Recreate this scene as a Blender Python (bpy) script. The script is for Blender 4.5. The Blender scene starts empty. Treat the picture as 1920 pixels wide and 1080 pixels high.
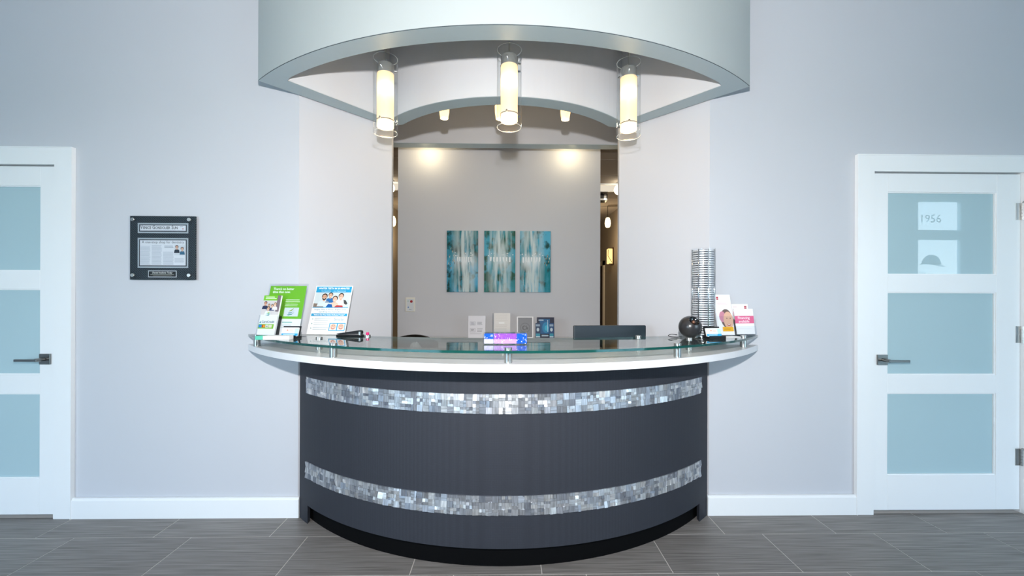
import bpy, bmesh, math, random
from mathutils import Vector, Matrix, Euler
random.seed(7)
PI = math.pi
SC = bpy.context.scene
COL = SC.collection

# ------------------------------------------------------------------ camera, world, light, exposure
cam_d = bpy.data.cameras.new('camera')
cam_d.sensor_fit = 'HORIZONTAL'
cam_d.sensor_width = 36.0
cam_d.lens = 760.0 / 1920.0 * 36.0
cam_d.shift_y = 13.3 / 1920.0
cam_d.clip_start = 0.05
cam = bpy.data.objects.new('camera', cam_d)
COL.objects.link(cam)
CAM_Y = -2.395
cam.matrix_world = (Matrix.Translation((0, CAM_Y, 1.30)) @ Matrix.Rotation(-0.01573, 4, 'Z')
                    @ Matrix.Rotation(PI / 2, 4, 'X') @ Matrix.Rotation(0.00337, 4, 'Z'))
SC.camera = cam
SC.view_settings.view_transform = 'Standard'
SC.view_settings.look = 'None'
SC.view_settings.gamma = 1.0
SC.view_settings.use_curve_mapping = False
SC.view_settings.exposure = 0.95

SKY_STRENGTH = 4.6
FLASH_W = 134.0
w = bpy.data.worlds.new('sky')
SC.world = w
w.use_nodes = True
nt = w.node_tree
bg = nt.nodes['Background']
tc = nt.nodes.new('ShaderNodeTexCoord')
sx = nt.nodes.new('ShaderNodeSeparateXYZ')
ramp = nt.nodes.new('ShaderNodeValToRGB')
ramp.color_ramp.elements[0].position = 0.0
ramp.color_ramp.elements[0].color = (0.80, 0.90, 1.0, 1)
ramp.color_ramp.elements[1].position = 0.8
ramp.color_ramp.elements[1].color = (0.24, 0.52, 1.0, 1)
nt.links.new(tc.outputs['Generated'], sx.inputs[0])
nt.links.new(sx.outputs['Z'], ramp.inputs[0])
nt.links.new(ramp.outputs[0], bg.inputs['Color'])
bg.inputs['Strength'].default_value = SKY_STRENGTH

def lamp(name, kind, loc, energy, color=(1, 1, 1), size=0.1, rot=None, **kw):
    d = bpy.data.lights.new(name, kind)
    d.energy = energy
    d.color = color
    if kind == 'AREA':
        d.shape = 'RECTANGLE'
        d.size = size if not isinstance(size, tuple) else size[0]
        d.size_y = size if not isinstance(size, tuple) else size[1]
    elif kind in ('POINT', 'SPOT'):
        d.shadow_soft_size = size
    for k, v in kw.items():
        setattr(d, k, v)
    o = bpy.data.objects.new(name, d)
    COL.objects.link(o)
    o.location = loc
    if rot:
        o.rotation_euler = rot
    return o

# the photographer's flash, held just above the lens (its shadows show in the picture)
lamp('camera_flash', 'SPOT', (0.0, -2.40, 1.67), FLASH_W, (1.0, 0.975, 0.955), 0.028, rot=(math.radians(107), 0, 0), spot_size=math.radians(166), spot_blend=0.75)

# ------------------------------------------------------------------ colours and materials
def lin(c):
    if isinstance(c, str):
        c = tuple(int(c[i:i + 2], 16) / 255 for i in (0, 2, 4))
    return tuple((x / 12.92 if x <= 0.04045 else ((x + 0.055) / 1.055) ** 2.4) for x in c)

def principled(name, col, rough=0.5, metal=0.0, spec=0.5, coat=0.0):
    m = bpy.data.materials.new(name)
    m.use_nodes = True
    b = m.node_tree.nodes['Principled BSDF']
    b.inputs['Base Color'].default_value = (*lin(col), 1)
    b.inputs['Roughness'].default_value = rough
    b.inputs['Metallic'].default_value = metal
    b.inputs['Specular IOR Level'].default_value = spec
    b.inputs['Coat Weight'].default_value = coat
    b.inputs['Coat Roughness'].default_value = 0.05
    m.diffuse_color = (*lin(col), 1)
    return m

def N(m, t):
    return m.node_tree.nodes.new(t)

def L(m, a, b):
    m.node_tree.links.new(a, b)

def B(m):
    return m.node_tree.nodes['Principled BSDF']

def noise_vary(m, scale, amount, coord='Object', stretch=(1, 1, 1), detail=3.0, bump=0.0, bscale=None):
    """vary the base colour with noise of its own (grain), optionally bump"""
    base = tuple(B(m).inputs['Base Color'].default_value)
    t = N(m, 'ShaderNodeTexCoord')
    mp = N(m, 'ShaderNodeMapping')
    mp.inputs['Scale'].default_value = stretch
    n = N(m, 'ShaderNodeTexNoise')
    n.inputs['Scale'].default_value = scale
    n.inputs['Detail'].default_value = detail
    L(m, t.outputs[coord], mp.inputs[0])
    L(m, mp.outputs[0], n.inputs['Vector'])
    mr = N(m, 'ShaderNodeMapRange')
    mr.inputs['To Min'].default_value = 1 - amount
    mr.inputs['To Max'].default_value = 1 + amount
    L(m, n.outputs['Fac'], mr.inputs['Value'])
    mx = N(m, 'ShaderNodeVectorMath')
    mx.operation = 'SCALE'
    mx.inputs[0].default_value = base[:3]
    L(m, mr.outputs[0], mx.inputs['Scale'])
    L(m, mx.outputs[0], B(m).inputs['Base Color'])
    if bump:
        bp = N(m, 'ShaderNodeBump')
        bp.inputs['Strength'].default_value = bump
        bp.inputs['Distance'].default_value = 0.002
        n2 = n
        if bscale:
            n2 = N(m, 'ShaderNodeTexNoise')
            n2.inputs['Scale'].default_value = bscale
            L(m, mp.outputs[0], n2.inputs['Vector'])
        L(m, n2.outputs['Fac'], bp.inputs['Height'])
        L(m, bp.outputs[0], B(m).inputs['Normal'])
    return m

def emission(name, col, strength):
    m = bpy.data.materials.new(name)
    m.use_nodes = True
    n = m.node_tree
    n.nodes.clear()
    e = n.nodes.new('ShaderNodeEmission')
    o = n.nodes.new('ShaderNodeOutputMaterial')
    e.inputs[0].default_value = (*lin(col), 1)
    e.inputs[1].default_value = strength
    n.links.new(e.outputs[0], o.inputs[0])
    return m

def thin_glass(name, tint=(1, 1, 1), ior=1.5, rough=0.0, extra=0.0, graze=1.0):
    m = bpy.data.materials.new(name)
    m.use_nodes = True
    n = m.node_tree
    n.nodes.clear()
    o = n.nodes.new('ShaderNodeOutputMaterial')
    mix = n.nodes.new('ShaderNodeMixShader')
    tr = n.nodes.new('ShaderNodeBsdfTransparent')
    gl = n.nodes.new('ShaderNodeBsdfGlossy')
    lw = n.nodes.new('ShaderNodeLayerWeight')
    lw.inputs['Blend'].default_value = 0.5
    pw = n.nodes.new('ShaderNodeMath')
    pw.operation = 'POWER'
    pw.inputs[1].default_value = 5.0
    n.links.new(lw.outputs['Facing'], pw.inputs[0])
    fr = n.nodes.new('ShaderNodeMath')
    fr.operation = 'MULTIPLY_ADD'
    r0 = ((ior - 1) / (ior + 1)) ** 2
    fr.inputs[1].default_value = (1 - r0) * graze
    fr.inputs[2].default_value = r0
    n.links.new(pw.outputs[0], fr.inputs[0])
    tr.inputs[0].default_value = (*tint, 1)
    gl.inputs['Roughness'].default_value = rough
    ad = n.nodes.new('ShaderNodeMath')
    ad.operation = 'ADD'
    ad.use_clamp = True
    ad.inputs[1].default_value = extra
    n.links.new(fr.outputs[0], ad.inputs[0])
    n.links.new(ad.outputs[0], mix.inputs[0])
    n.links.new(tr.outputs[0], mix.inputs[1])
    n.links.new(gl.outputs[0], mix.inputs[2])
    n.links.new(mix.outputs[0], o.inputs[0])
    return m

M = {}
M['wall'] = noise_vary(principled('wall_paint', 'CBCDD3', 0.55, spec=0.3), 3, 0.012, bump=0.05, bscale=180)
M['wall_warm'] = noise_vary(principled('corridor_paint', 'A89B88', 0.6, spec=0.3), 3, 0.015, bump=0.05, bscale=150)
M['ceiling'] = noise_vary(principled('ceiling_paint', 'E6E6E2', 0.8, spec=0.2), 4, 0.01)
M['ceil_tile'] = noise_vary(principled('ceiling_tile', 'A89E93', 0.9, spec=0.1), 90, 0.06)
M['white'] = noise_vary(principled('white_trim_paint', 'F3F5F6', 0.32), 5, 0.008)
M['canopy'] = noise_vary(principled('canopy_white_laminate', 'B9C0C0', 0.5, metal=0.0), 4, 0.01)
M['inner'] = noise_vary(principled('canopy_inner_paint', 'D9DADD', 0.6, spec=0.3), 4, 0.01)
M['band'] = noise_vary(principled('canopy_silver_band', 'A9B9BE', 0.38, metal=0.25), 40, 0.02)
M['ctop'] = noise_vary(principled('white_countertop', 'ECEDF0', 0.3), 60, 0.015)
M['ctop_face'] = noise_vary(principled('grey_countertop_top', 'D6D6D8', 0.35), 60, 0.02)
M['steel'] = noise_vary(principled('brushed_steel', 'C6C6C4', 0.28, metal=1.0), 30, 0.05, stretch=(1, 1, 12))
M['chrome'] = principled('chrome', 'E4E4E4', 0.08, metal=1.0)
M['dark_steel'] = principled('satin_nickel', '8A8A88', 0.3, metal=1.0)
M['black'] = principled('black_plastic', '121316', 0.5, spec=0.3)
M['black_gloss'] = principled('black_gloss', '121316', 0.12, coat=0.5)
M['toe'] = principled('black_toe_kick', '07080A', 0.8, spec=0.1)
M['glass'] = thin_glass('clear_glass', (0.99, 0.995, 0.995), 1.3, graze=0.4)
M['window_glass'] = thin_glass('window_glass', (0.95, 0.98, 0.97), 1.45)
M['desk_glass'] = thin_glass('counter_glass', (0.92, 0.975, 0.955), 1.52, extra=0.10)
M['glass_edge'] = principled('green_glass_edge', '0E4A44', 0.08, coat=0.6)
M['acrylic'] = thin_glass('clear_acrylic', (0.97, 0.98, 0.99), 1.4, rough=0.02)
M['bulb'] = emission('lamp_bulb', 'FFE3B8', 6.0)
M['grout'] = noise_vary(principled('tile_grout', 'D2CCC6', 0.9), 60, 0.05)

def desk_laminate():
    m = principled('slate_laminate', '34373F', 0.58, spec=0.25)
    t = N(m, 'ShaderNodeTexCoord')
    v = N(m, 'ShaderNodeTexVoronoi')
    v.inputs['Scale'].default_value = 190
    v.inputs['Randomness'].default_value = 0.15
    L(m, t.outputs['Object'], v.inputs['Vector'])
    r = N(m, 'ShaderNodeMapRange')
    r.inputs['From Min'].default_value = 0.2
    r.inputs['From Max'].default_value = 0.5
    r.inputs['To Min'].default_value = 1.16
    r.inputs['To Max'].default_value = 0.93
    L(m, v.outputs['Distance'], r.inputs['Value'])
    s = N(m, 'ShaderNodeVectorMath')
    s.operation = 'SCALE'
    s.inputs[0].default_value = lin('34373F')
    L(m, r.outputs[0], s.inputs['Scale'])
    L(m, s.outputs[0], B(m).inputs['Base Color'])
    b = N(m, 'ShaderNodeBump')
    b.inputs['Strength'].default_value = 0.25
    b.inputs['Distance'].default_value = 0.001
    L(m, v.outputs['Distance'], b.inputs['Height'])
    L(m, b.outputs[0], B(m).inputs['Normal'])
    return m
M['slate'] = desk_laminate()

def floor_tile_mat():
    m = principled('floor_tile', '87837F', 0.40, spec=0.35)
    t = N(m, 'ShaderNodeTexCoord')
    oi = N(m, 'ShaderNodeObjectInfo')
    off = N(m, 'ShaderNodeVectorMath')
    off.operation = 'MULTIPLY_ADD'
    cx = N(m, 'ShaderNodeCombineXYZ')
    L(m, oi.outputs['Random'], cx.inputs[0])
    L(m, oi.outputs['Random'], cx.inputs[1])
    L(m, cx.outputs[0], off.inputs[0])
    off.inputs[1].default_value = (7.3, 31.7, 0)
    L(m, t.outputs['Object'], off.inputs[2])
    mp = N(m, 'ShaderNodeMapping')
    mp.inputs['Scale'].default_value = (2.2, 70, 1)
    L(m, off.outputs[0], mp.inputs[0])
    n = N(m, 'ShaderNodeTexNoise')
    n.inputs['Scale'].default_value = 1.6
    n.inputs['Detail'].default_value = 5
    L(m, mp.outputs[0], n.inputs['Vector'])
    r = N(m, 'ShaderNodeValToRGB')
    e = r.color_ramp.elements
    e[0].position, e[0].color = 0.25, (*lin('65615E'), 1)
    e[1].position, e[1].color = 0.78, (*lin('9B9692'), 1)
    L(m, n.outputs['Fac'], r.inputs[0])
    mr = N(m, 'ShaderNodeMapRange')
    mr.inputs['To Min'].default_value = 0.93
    mr.inputs['To Max'].default_value = 1.06
    L(m, oi.outputs['Random'], mr.inputs['Value'])
    s = N(m, 'ShaderNodeVectorMath')
    s.operation = 'SCALE'
    L(m, r.outputs[0], s.inputs[0])
    L(m, mr.outputs[0], s.inputs['Scale'])
    L(m, s.outputs[0], B(m).inputs['Base Color'])
    b = N(m, 'ShaderNodeBump')
    b.inputs['Strength'].default_value = 0.15
    b.inputs['Distance'].default_value = 0.001
    L(m, n.outputs['Fac'], b.inputs['Height'])
    L(m, b.outputs[0], B(m).inputs['Normal'])
    return m
M['tile'] = floor_tile_mat()

def frosted_pane():
    m = principled('frosted_glass', 'B2CCD3', 0.75, spec=0.1, coat=1.0)
    B(m).inputs['Coat Roughness'].default_value = 0.0
    B(m).inputs['Coat IOR'].default_value = 1.45
    return noise_vary(m, 2, 0.015)
M['frost'] = frosted_pane()

def lamp_shade_mat(name, col, strength, tcol='FFF0DC'):
    m = principled(name, tcol, 0.5)
    b = B(m)
    b.inputs['Emission Color'].default_value = (*lin(col), 1)
    b.inputs['Emission Strength'].default_value = strength
    b.inputs['Transmission Weight'].default_value = 0.55
    return m
def opal():
    m = principled('opal_glass', 'FFEFD8', 0.4)
    n = m.node_tree
    b = B(m)
    b.inputs['Emission Color'].default_value = (*lin('FFDDB0'), 1)
    b.inputs['Emission Strength'].default_value = 0.16
    tl_ = n.nodes.new('ShaderNodeBsdfTranslucent')
    tl_.inputs[0].default_value = (1.0, 0.90, 0.74, 1)
    mx_ = n.nodes.new('ShaderNodeMixShader')
    mx_.inputs[0].default_value = 0.6
    n.links.new(b.outputs[0], mx_.inputs[1])
    n.links.new(tl_.outputs[0], mx_.inputs[2])
    n.links.new(mx_.outputs[0], n.nodes['Material Output'].inputs[0])
    return m
M['shade'] = opal()
M['shade_small'] = lamp_shade_mat('small_opal_glass', 'FFD690', 0.55)

_flat = {}
def flat(c):
    if c not in _flat:
        _flat[c] = principled('print_' + c.lower(), c, 0.45, spec=0.3)
    return _flat[c]

# ------------------------------------------------------------------ mesh builder
class MB:
    def __init__(s):
        s.v, s.f, s.m, s.sm = [], [], [], []

    def add(s, vs, fs, mat=0, smooth=False, mx=None):
        o = len(s.v)
        for p in vs:
            p = Vector(p)
            s.v.append(mx @ p if mx is not None else p)
        for f in fs:
            s.f.append([i + o for i in f])
            s.m.append(mat)
            s.sm.append(smooth)
        return s

    def box(s, x0, x1, y0, y1, z0, z1, mat=0, mx=None):
        vs = [(x, y, z) for x in (x0, x1) for y in (y0, y1) for z in (z0, z1)]
        return s.add(vs, [(0, 1, 3, 2), (4, 6, 7, 5), (0, 4, 5, 1), (2, 3, 7, 6), (0, 2, 6, 4), (1, 5, 7, 3)], mat, False, mx)

    def prism(s, poly, z0, z1, mat=0, side=None, mx=None, smooth=False):
        n = len(poly)
        vs = [(x, y, z0) for x, y in poly] + [(x, y, z1) for x, y in poly]
        a = sum(poly[i][0] * poly[(i + 1) % n][1] - poly[(i + 1) % n][0] * poly[i][1] for i in range(n))
        bot, top = list(range(n))[::-1], list(range(n, 2 * n))
        sd = [(i, (i + 1) % n, n + (i + 1) % n, n + i) for i in range(n)]
        if a < 0:
            bot, top = bot[::-1], top[::-1]
            sd = [q[::-1] for q in sd]
        s.add(vs, [bot, top], mat, False, mx)
        o = len(s.v) - 2 * n
        for q in sd:
            s.f.append([i + o for i in q])
            s.m.append(mat if side is None else side)
            s.sm.append(smooth)
        return s

    def lathe(s, prof, seg=32, c=(0, 0, 0), mat=0, smooth=True, mx=None, close=False):
        vs, fs = [], []
        n = len(prof)
        for i in range(seg):
            a = 2 * PI * i / seg
            for r, z in prof:
                vs.append((c[0] + r * math.cos(a), c[1] + r * math.sin(a), c[2] + z))
        for i in range(seg):
            j = (i + 1) % seg
            for k in range(n - 1 + (1 if close else 0)):
                k2 = (k + 1) % n
                fs.append((i * n + k, j * n + k, j * n + k2, i * n + k2))
        return s.add(vs, fs, mat, smooth, mx)

    def tube(s, pts, r, seg=10, mat=0, caps=True, mx=None, smooth=0):
        pts = [Vector(p) for p in pts]
        if smooth:
            q = [pts[0]] + pts + [pts[-1]]
            out = []
            for i in range(1, len(q) - 2):
                for k in range(smooth):
                    t = k / smooth
                    out.append(0.5 * ((2 * q[i]) + (q[i + 1] - q[i - 1]) * t + (2 * q[i - 1] - 5 * q[i] + 4 * q[i + 1] - q[i + 2]) * t * t + (3 * q[i] - q[i - 1] - 3 * q[i + 1] + q[i + 2]) * t ** 3))
            pts = out + [pts[-1]]
        vs, fs = [], []
        up = Vector((0, 0, 1))
        for i, p in enumerate(pts):
            d = (pts[min(i + 1, len(pts) - 1)] - pts[max(i - 1, 0)]).normalized()
            a = d.cross(up if abs(d.z) < 0.95 else Vector((1, 0, 0))).normalized()
            b = d.cross(a).normalized()
            rr = r[i] if isinstance(r, (list, tuple)) else r
            for k in range(seg):
                t = 2 * PI * k / seg
                vs.append(p + a * (rr * math.cos(t)) + b * (rr * math.sin(t)))
        for i in range(len(pts) - 1):
            for k in range(seg):
                k2 = (k + 1) % seg
                fs.append((i * seg + k, i * seg + k2, (i + 1) * seg + k2, (i + 1) * seg + k))
        s.add(vs, fs, mat, True, mx)
        if caps:
            o = len(s.v) - len(vs)
            for q in (list(range(seg))[::-1], list(range(len(vs) - seg, len(vs)))):
                s.f.append([i + o for i in q])
                s.m.append(mat)
                s.sm.append(False)
        return s

    def sphere(s, c, r, seg=24, rings=14, mat=0, sc=(1, 1, 1), mx=None):
        prof = [(r * math.sin(PI * i / rings), -r * math.cos(PI * i / rings)) for i in range(rings + 1)]
        vs, fs = [], []
        n = len(prof)
        for i in range(seg):
            a = 2 * PI * i / seg
            for q, z in prof:
                vs.append((c[0] + q * math.cos(a) * sc[0], c[1] + q * math.sin(a) * sc[1], c[2] + z * sc[2]))
        for i in range(seg):
            j = (i + 1) % seg
            for k in range(n - 1):
                fs.append((i * n + k, j * n + k, j * n + k + 1, i * n + k + 1))
        return s.add(vs, fs, mat, True, mx)

    def mesh(s, name, mats):
        me = bpy.data.meshes.new(name)
        me.from_pydata([tuple(v) for v in s.v], [], s.f)
        for m in (mats if isinstance(mats, (list, tuple)) else [mats]):
            me.materials.append(m)
        me.polygons.foreach_set('material_index', s.m)
        me.polygons.foreach_set('use_smooth', s.sm)
        bm = bmesh.new()
        bm.from_mesh(me)
        bmesh.ops.remove_doubles(bm, verts=bm.verts, dist=1e-6)
        bm.to_mesh(me)
        bm.free()
        if any(s.sm):
            keep = [p.use_smooth for p in me.polygons]
            me.set_sharp_from_angle(angle=math.radians(38))
            me.polygons.foreach_set('use_smooth', keep)
        me.update()
        return me

    def build(s, name, mats, parent=None, bevel=0.0, seg=2):
        o = bpy.data.objects.new(name, s.mesh(name, mats))
        COL.objects.link(o)
        if parent:
            o.parent = parent
        if bevel:
            b = o.modifiers.new('bevel', 'BEVEL')
            b.width = bevel
            b.segments = seg
            b.limit_method = 'ANGLE'
            b.angle_limit = math.radians(40)
        return o

def empty(name, loc=(0, 0, 0), rz=0.0, parent=None):
    o = bpy.data.objects.new(name, None)
    o.empty_display_size = 0.05
    COL.objects.link(o)
    o.location = loc
    o.rotation_euler = (0, 0, rz)
    if parent:
        o.parent = parent
    return o

def tag(o, label, cat, group=None):
    o['label'] = label
    o['category'] = cat
    if group:
        o['group'] = group
    return o

def struct(o, label=None):
    o['kind'] = 'structure'
    if label:
        o['label'] = label
    return o

def copy_tree(o, parent=None):
    c = o.copy()
    COL.objects.link(c)
    c.parent = parent
    for ch in list(o.children):
        copy_tree(ch, c)
    return c

def arc(apex, R, x0, x1, n=48):
    return [(x0 + (x1 - x0) * i / n, apex + R - math.sqrt(R * R - (x0 + (x1 - x0) * i / n) ** 2)) for i in range(n + 1)]

# ------------------------------------------------------------------ flat print (posters, labels, paintings)
def text_polys(body, size, bold=0.0, align='CENTER', xs=1.0, shear=0.0):
    c = bpy.data.curves.new('t', 'FONT')
    c.body = body
    c.size = size
    c.align_x = align
    c.align_y = 'CENTER'
    c.resolution_u = 2
    c.offset = bold
    c.shear = shear
    o = bpy.data.objects.new('t', c)
    COL.objects.link(o)
    dg = bpy.context.evaluated_depsgraph_get()
    me = bpy.data.meshes.new_from_object(o.evaluated_get(dg))
    vs = [(v.co.x * xs, v.co.y) for v in me.vertices]
    fs = [list(p.vertices) for p in me.polygons]
    bpy.data.objects.remove(o)
    bpy.data.curves.remove(c)
    bpy.data.meshes.remove(me)
    return vs, fs

class Sheet:
    """print on a flat sheet: x right, z up, seen from -y; each layer a hair in front of the last"""
    EPS = 0.00035

    def __init__(s, y=0.0):
        s.mb, s.mats, s.y = MB(), [], y

    def mi(s, c):
        m = flat(c) if isinstance(c, str) else c
        if m not in s.mats:
            s.mats.append(m)
        return s.mats.index(m)

    def yy(s, layer):
        return s.y - s.EPS * layer

    def board(s, x0, x1, z0, z1, t, c):
        s.mb.box(x0, x1, s.y, s.y + t, z0, z1, s.mi(c))
        return s

    def rect(s, x0, x1, z0, z1, c, layer=1):
        y = s.yy(layer)
        s.mb.add([(x0, y, z0), (x1, y, z0), (x1, y, z1), (x0, y, z1)], [(0, 1, 2, 3)], s.mi(c))
        return s

    def poly(s, pts, c, layer=1):
        y = s.yy(layer)
        s.mb.add([(x, y, z) for x, z in pts], [tuple(range(len(pts)))], s.mi(c))
        return s

    def ell(s, cx, cz, rx, rz, c, layer=1, a0=0.0, a1=2 * PI, n=18):
        full = abs(a1 - a0 - 2 * PI) < 1e-6
        k = n if full else n + 1
        return s.poly([(cx + rx * math.cos(a0 + (a1 - a0) * i / n), cz + rz * math.sin(a0 + (a1 - a0) * i / n)) for i in range(k)], c, layer)

    def text(s, body, cx, cz, size, c, layer=2, bold=0.0, align='CENTER', xs=1.0, shear=0.0):
        vs, fs = text_polys(body, size, bold, align, xs, shear)
        y = s.yy(layer)
        s.mb.add([(cx + x, y, cz + z) for x, z in vs], fs, s.mi(c))
        return s

    def lines(s, x0, x1, z0, z1, n, c, layer=2, fill=0.45, ragged=0.25):
        h = (z1 - z0) / n
        for i in range(n):
            zz = z1 - h * (i + 0.5)
            s.rect(x0, x1 - (x1 - x0) * ragged * random.random(), zz - h * fill / 2, zz + h * fill / 2, c, layer)
        return s

    def person(s, cx, cz, r, hair, skin, shirt, layer=3, beard=None, body=1.9):
        s.poly([(cx - r * body, cz - r * 3.4), (cx + r * body, cz - r * 3.4), (cx + r * body * 0.8, cz - r * 1.7), (cx + r * 0.5, cz - r * 1.15),
                (cx - r * 0.5, cz - r * 1.15), (cx - r * body * 0.8, cz - r * 1.7)], shirt, layer)
        s.rect(cx - r * 0.38, cx + r * 0.38, cz - r * 1.5, cz - r * 0.7, skin, layer + 1)
        s.ell(cx, cz + r * 0.28, r * 0.98, r * 1.05, hair, layer + 1)
        s.ell(cx, cz - r * 0.1, r * 0.78, r * 1.0, skin, layer + 2)
        if beard:
            s.ell(cx, cz - r * 0.45, r * 0.72, r * 0.68, beard, layer + 3, PI, 2 * PI)
        s.ell(cx, cz - r * 0.5, r * 0.34, r * 0.18, 'F6F0EC', layer + 4, PI, 2 * PI, 8)
        for d in (-0.3, 0.3):
            s.ell(cx + d * r, cz + r * 0.08, r * 0.1, r * 0.08, '33241E', layer + 4, n=8)
        return s

    def build(s, name, parent=None):
        return s.mb.build(name, s.mats, parent)

# ================================================================== THE SETTING
XL, XR, YF, ZC = -6.0, 9.0, -4.2, 3.6          # lobby extents
NX, JX, JY = 1.213, 0.797, 0.447                # niche mouth, opening jamb
ZS = 2.46                                       # canopy underside
DLX0, DLX1 = -3.518, -2.604                     # left door opening
DRX0, DRX1 = 2.193, 3.107                       # right door opening
DH = 2.045

# floor: grout slab with every tile laid on it
slab = struct(MB().box(XL - 0.1, XR + 0.1, YF - 0.12, 9.1, -0.06, -0.0010).build('floor', M['grout']), 'grey streaked porcelain tile floor with pale grout lines')
PX, PY, G = 0.616, 0.3077, 0.0045
tme = MB().box(0.0, PX - G, -(PY - G), 0.0, -0.006, 0.0).mesh('tile', M['tile'])
def tile_part(x0, x1, y0, y1):
    if abs((x1 - x0) - (PX - G)) < 1e-4 and abs((y1 - y0) - (PY - G)) < 1e-4:
        me = tme
    else:
        me = MB().box(0.0, x1 - x0, -(y1 - y0), 0.0, -0.006, 0.0).mesh('tile', M['tile'])
    o = bpy.data.objects.new('tile', me)
    COL.objects.link(o)
    o.location = (x0, y1, 0.0)
    o.parent = slab
for r in range(-1, 13):
    ytop = -0.202 - r * PY
    ph = 0.174 + (r / 3.0) * PX
    y1, y0 = ytop - G / 2, ytop - PY + G / 2
    k = math.floor((-5.98 - ph) / PX) + 1
    y1 = min(y1, -0.002)
    while True:
        x0, x1 = ph + k * PX + G / 2, ph + (k + 1) * PX - G / 2
        k += 1
        if x0 > 6.0:
            break
        if y0 > YF:
            tile_part(x0, x1, y0, y1)

def wall_with_door(name, x0, x1, d0, d1, label):
    b = MB()
    b.box(x0, d0, 0.0, 0.12, 0, ZC).box(d1, x1, 0.0, 0.12, 0, ZC).box(d0, d1, 0.0, 0.12, DH + 0.012, ZC)
    return struct(b.build(name, M['wall']), label)
wall_with_door('wall_left', XL, -NX, DLX0, DLX1, 'pale grey painted wall left of the reception desk')
wall_with_door('wall_right', NX, XR, DRX0, DRX1, 'pale grey painted wall right of the reception desk')
struct(MB().box(-NX, NX, 0.0, 0.12, 3.0, ZC).build('wall_above_canopy', M['wall']), 'pale grey wall above the niche behind the canopy')
struct(MB().box(XL - 0.1, XL, YF, 0.12, 0, ZC).build('wall_lobby_left', M['wall']), 'pale grey end wall of the lobby')
struct(MB().box(XR, XR + 0.1, YF, 0.12, 0, ZC).build('wall_lobby_right', M['wall']), 'pale grey end wall of the lobby')
struct(MB().box(XL, XR, YF - 0.12, 0.12, ZC, ZC + 0.08).build('ceiling', M['ceiling']), 'white lobby ceiling')

# niche: two splayed walls from the main wall back to the opening
for s, nm in ((-1, 'left'), (1, 'right')):
    dx, dy = -(NX - JX), JY
    ln = math.hypot(dx, dy)
    nx, ny = dy / ln, -dx / ln            # outward normal, away from the room
    t = 0.11
    poly = [(s * NX, 0.0), (s * JX, JY), (s * (JX + 0.02), JY + t), (s * (JX + nx * t + 0.03), JY + ny * t), (s * (NX + nx * t), 0.0 + ny * t)]
    b = MB().prism(poly, 0, 3.2, 0)
    struct(b.build('wall_niche_' + nm, M['wall']), 'splayed pale grey niche wall beside the opening, ' + nm)
struct(MB().box(-2.12, 2.12, 0.121, 1.5, 3.2, 3.25).build('ceiling_niche', M['ceiling']), 'small ceiling over the reception opening')
hd = struct(MB().box(-2.0, 2.0, 1.5, 1.61, 2.754, 3.25).build('wall_header', M['wall']), 'pale grey beam in front of the lit partition')
MB().box(-2.0, 2.0, 1.498, 1.612, 2.75, 2.754).build('underside_strip', M['band'], hd)

# office and corridor behind
struct(MB().box(-1.126, 0.992, 1.85, 1.97, 0, 2.85).build('wall_back', M['wall']), 'pale grey partition behind the desk, lit from above')
struct(MB().box(-2.12, -2.0, 0.12, 9.0, 0, 3.22).build('wall_corridor_left', M['wall_warm']), 'warm beige corridor wall seen through the gap left of the partition')
struct(MB().box(2.0, 2.12, 0.12, 9.0, 0, 3.22).build('wall_corridor_right', M['wall_warm']), 'warm beige corridor wall seen through the gap right of the partition')
struct(MB().box(-2.12, 2.12, 9.0, 9.1, 0, 2.9).build('wall_corridor_end', M['wall_warm']), 'beige wall at the far end of the corridor')
oc = struct(MB().box(-2.12, 2.12, 1.61, 9.1, 2.865, 2.93).build('ceiling_office', M['white']), 'tiled office ceiling with white grid')
ct = MB().box(0.008, 0.602, 0.008, 0.602, -0.012, 0.0).mesh('ceiling_tile', M['ceil_tile'])
TROF = [(-1.72, 2.66), (1.33, 2.66)]
for i in range(7):
    for j in range(12):
        o = bpy.data.objects.new('ceiling_tile', ct)
        COL.objects.link(o)
        o.location = (-2.135 + i * 0.61, 1.615 + j * 0.61, 2.865)
        o.parent = oc
for k, (s, x) in enumerate(((-1, -2.0), (1, 2.0))):
    b = MB()
    for y in (5.75, 6.72):
        b.box(min(x, x - s * 0.03), max(x, x - s * 0.03), y, y + 0.09, 0, 2.0)
    b.box(min(x, x - s * 0.03), max(x, x - s * 0.03), 5.75, 6.81, 1.91, 2.0)
    struct(b.build('trim_%d' % (k + 3), principled('cream_casing', 'D8CDB4', 0.5)), 'cream door casing on the corridor wall')
    struct(MB().box(min(x, x - s * 0.012), max(x, x - s * 0.012), 5.84, 6.72, 0.01, 1.91).build('door_%d' % (k + 4), principled('dark_door', '3B352F', 0.5)), 'dark corridor door')
# walls that close the office on the sides of the niche
struct(MB().box(-2.0, -1.29, 0.12, 0.14, 0, 3.2).box(1.29, 2.0, 0.12, 0.14, 0, 3.2).build('wall_office_front', M['wall_warm']), 'beige back of the lobby wall inside the office')

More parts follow.
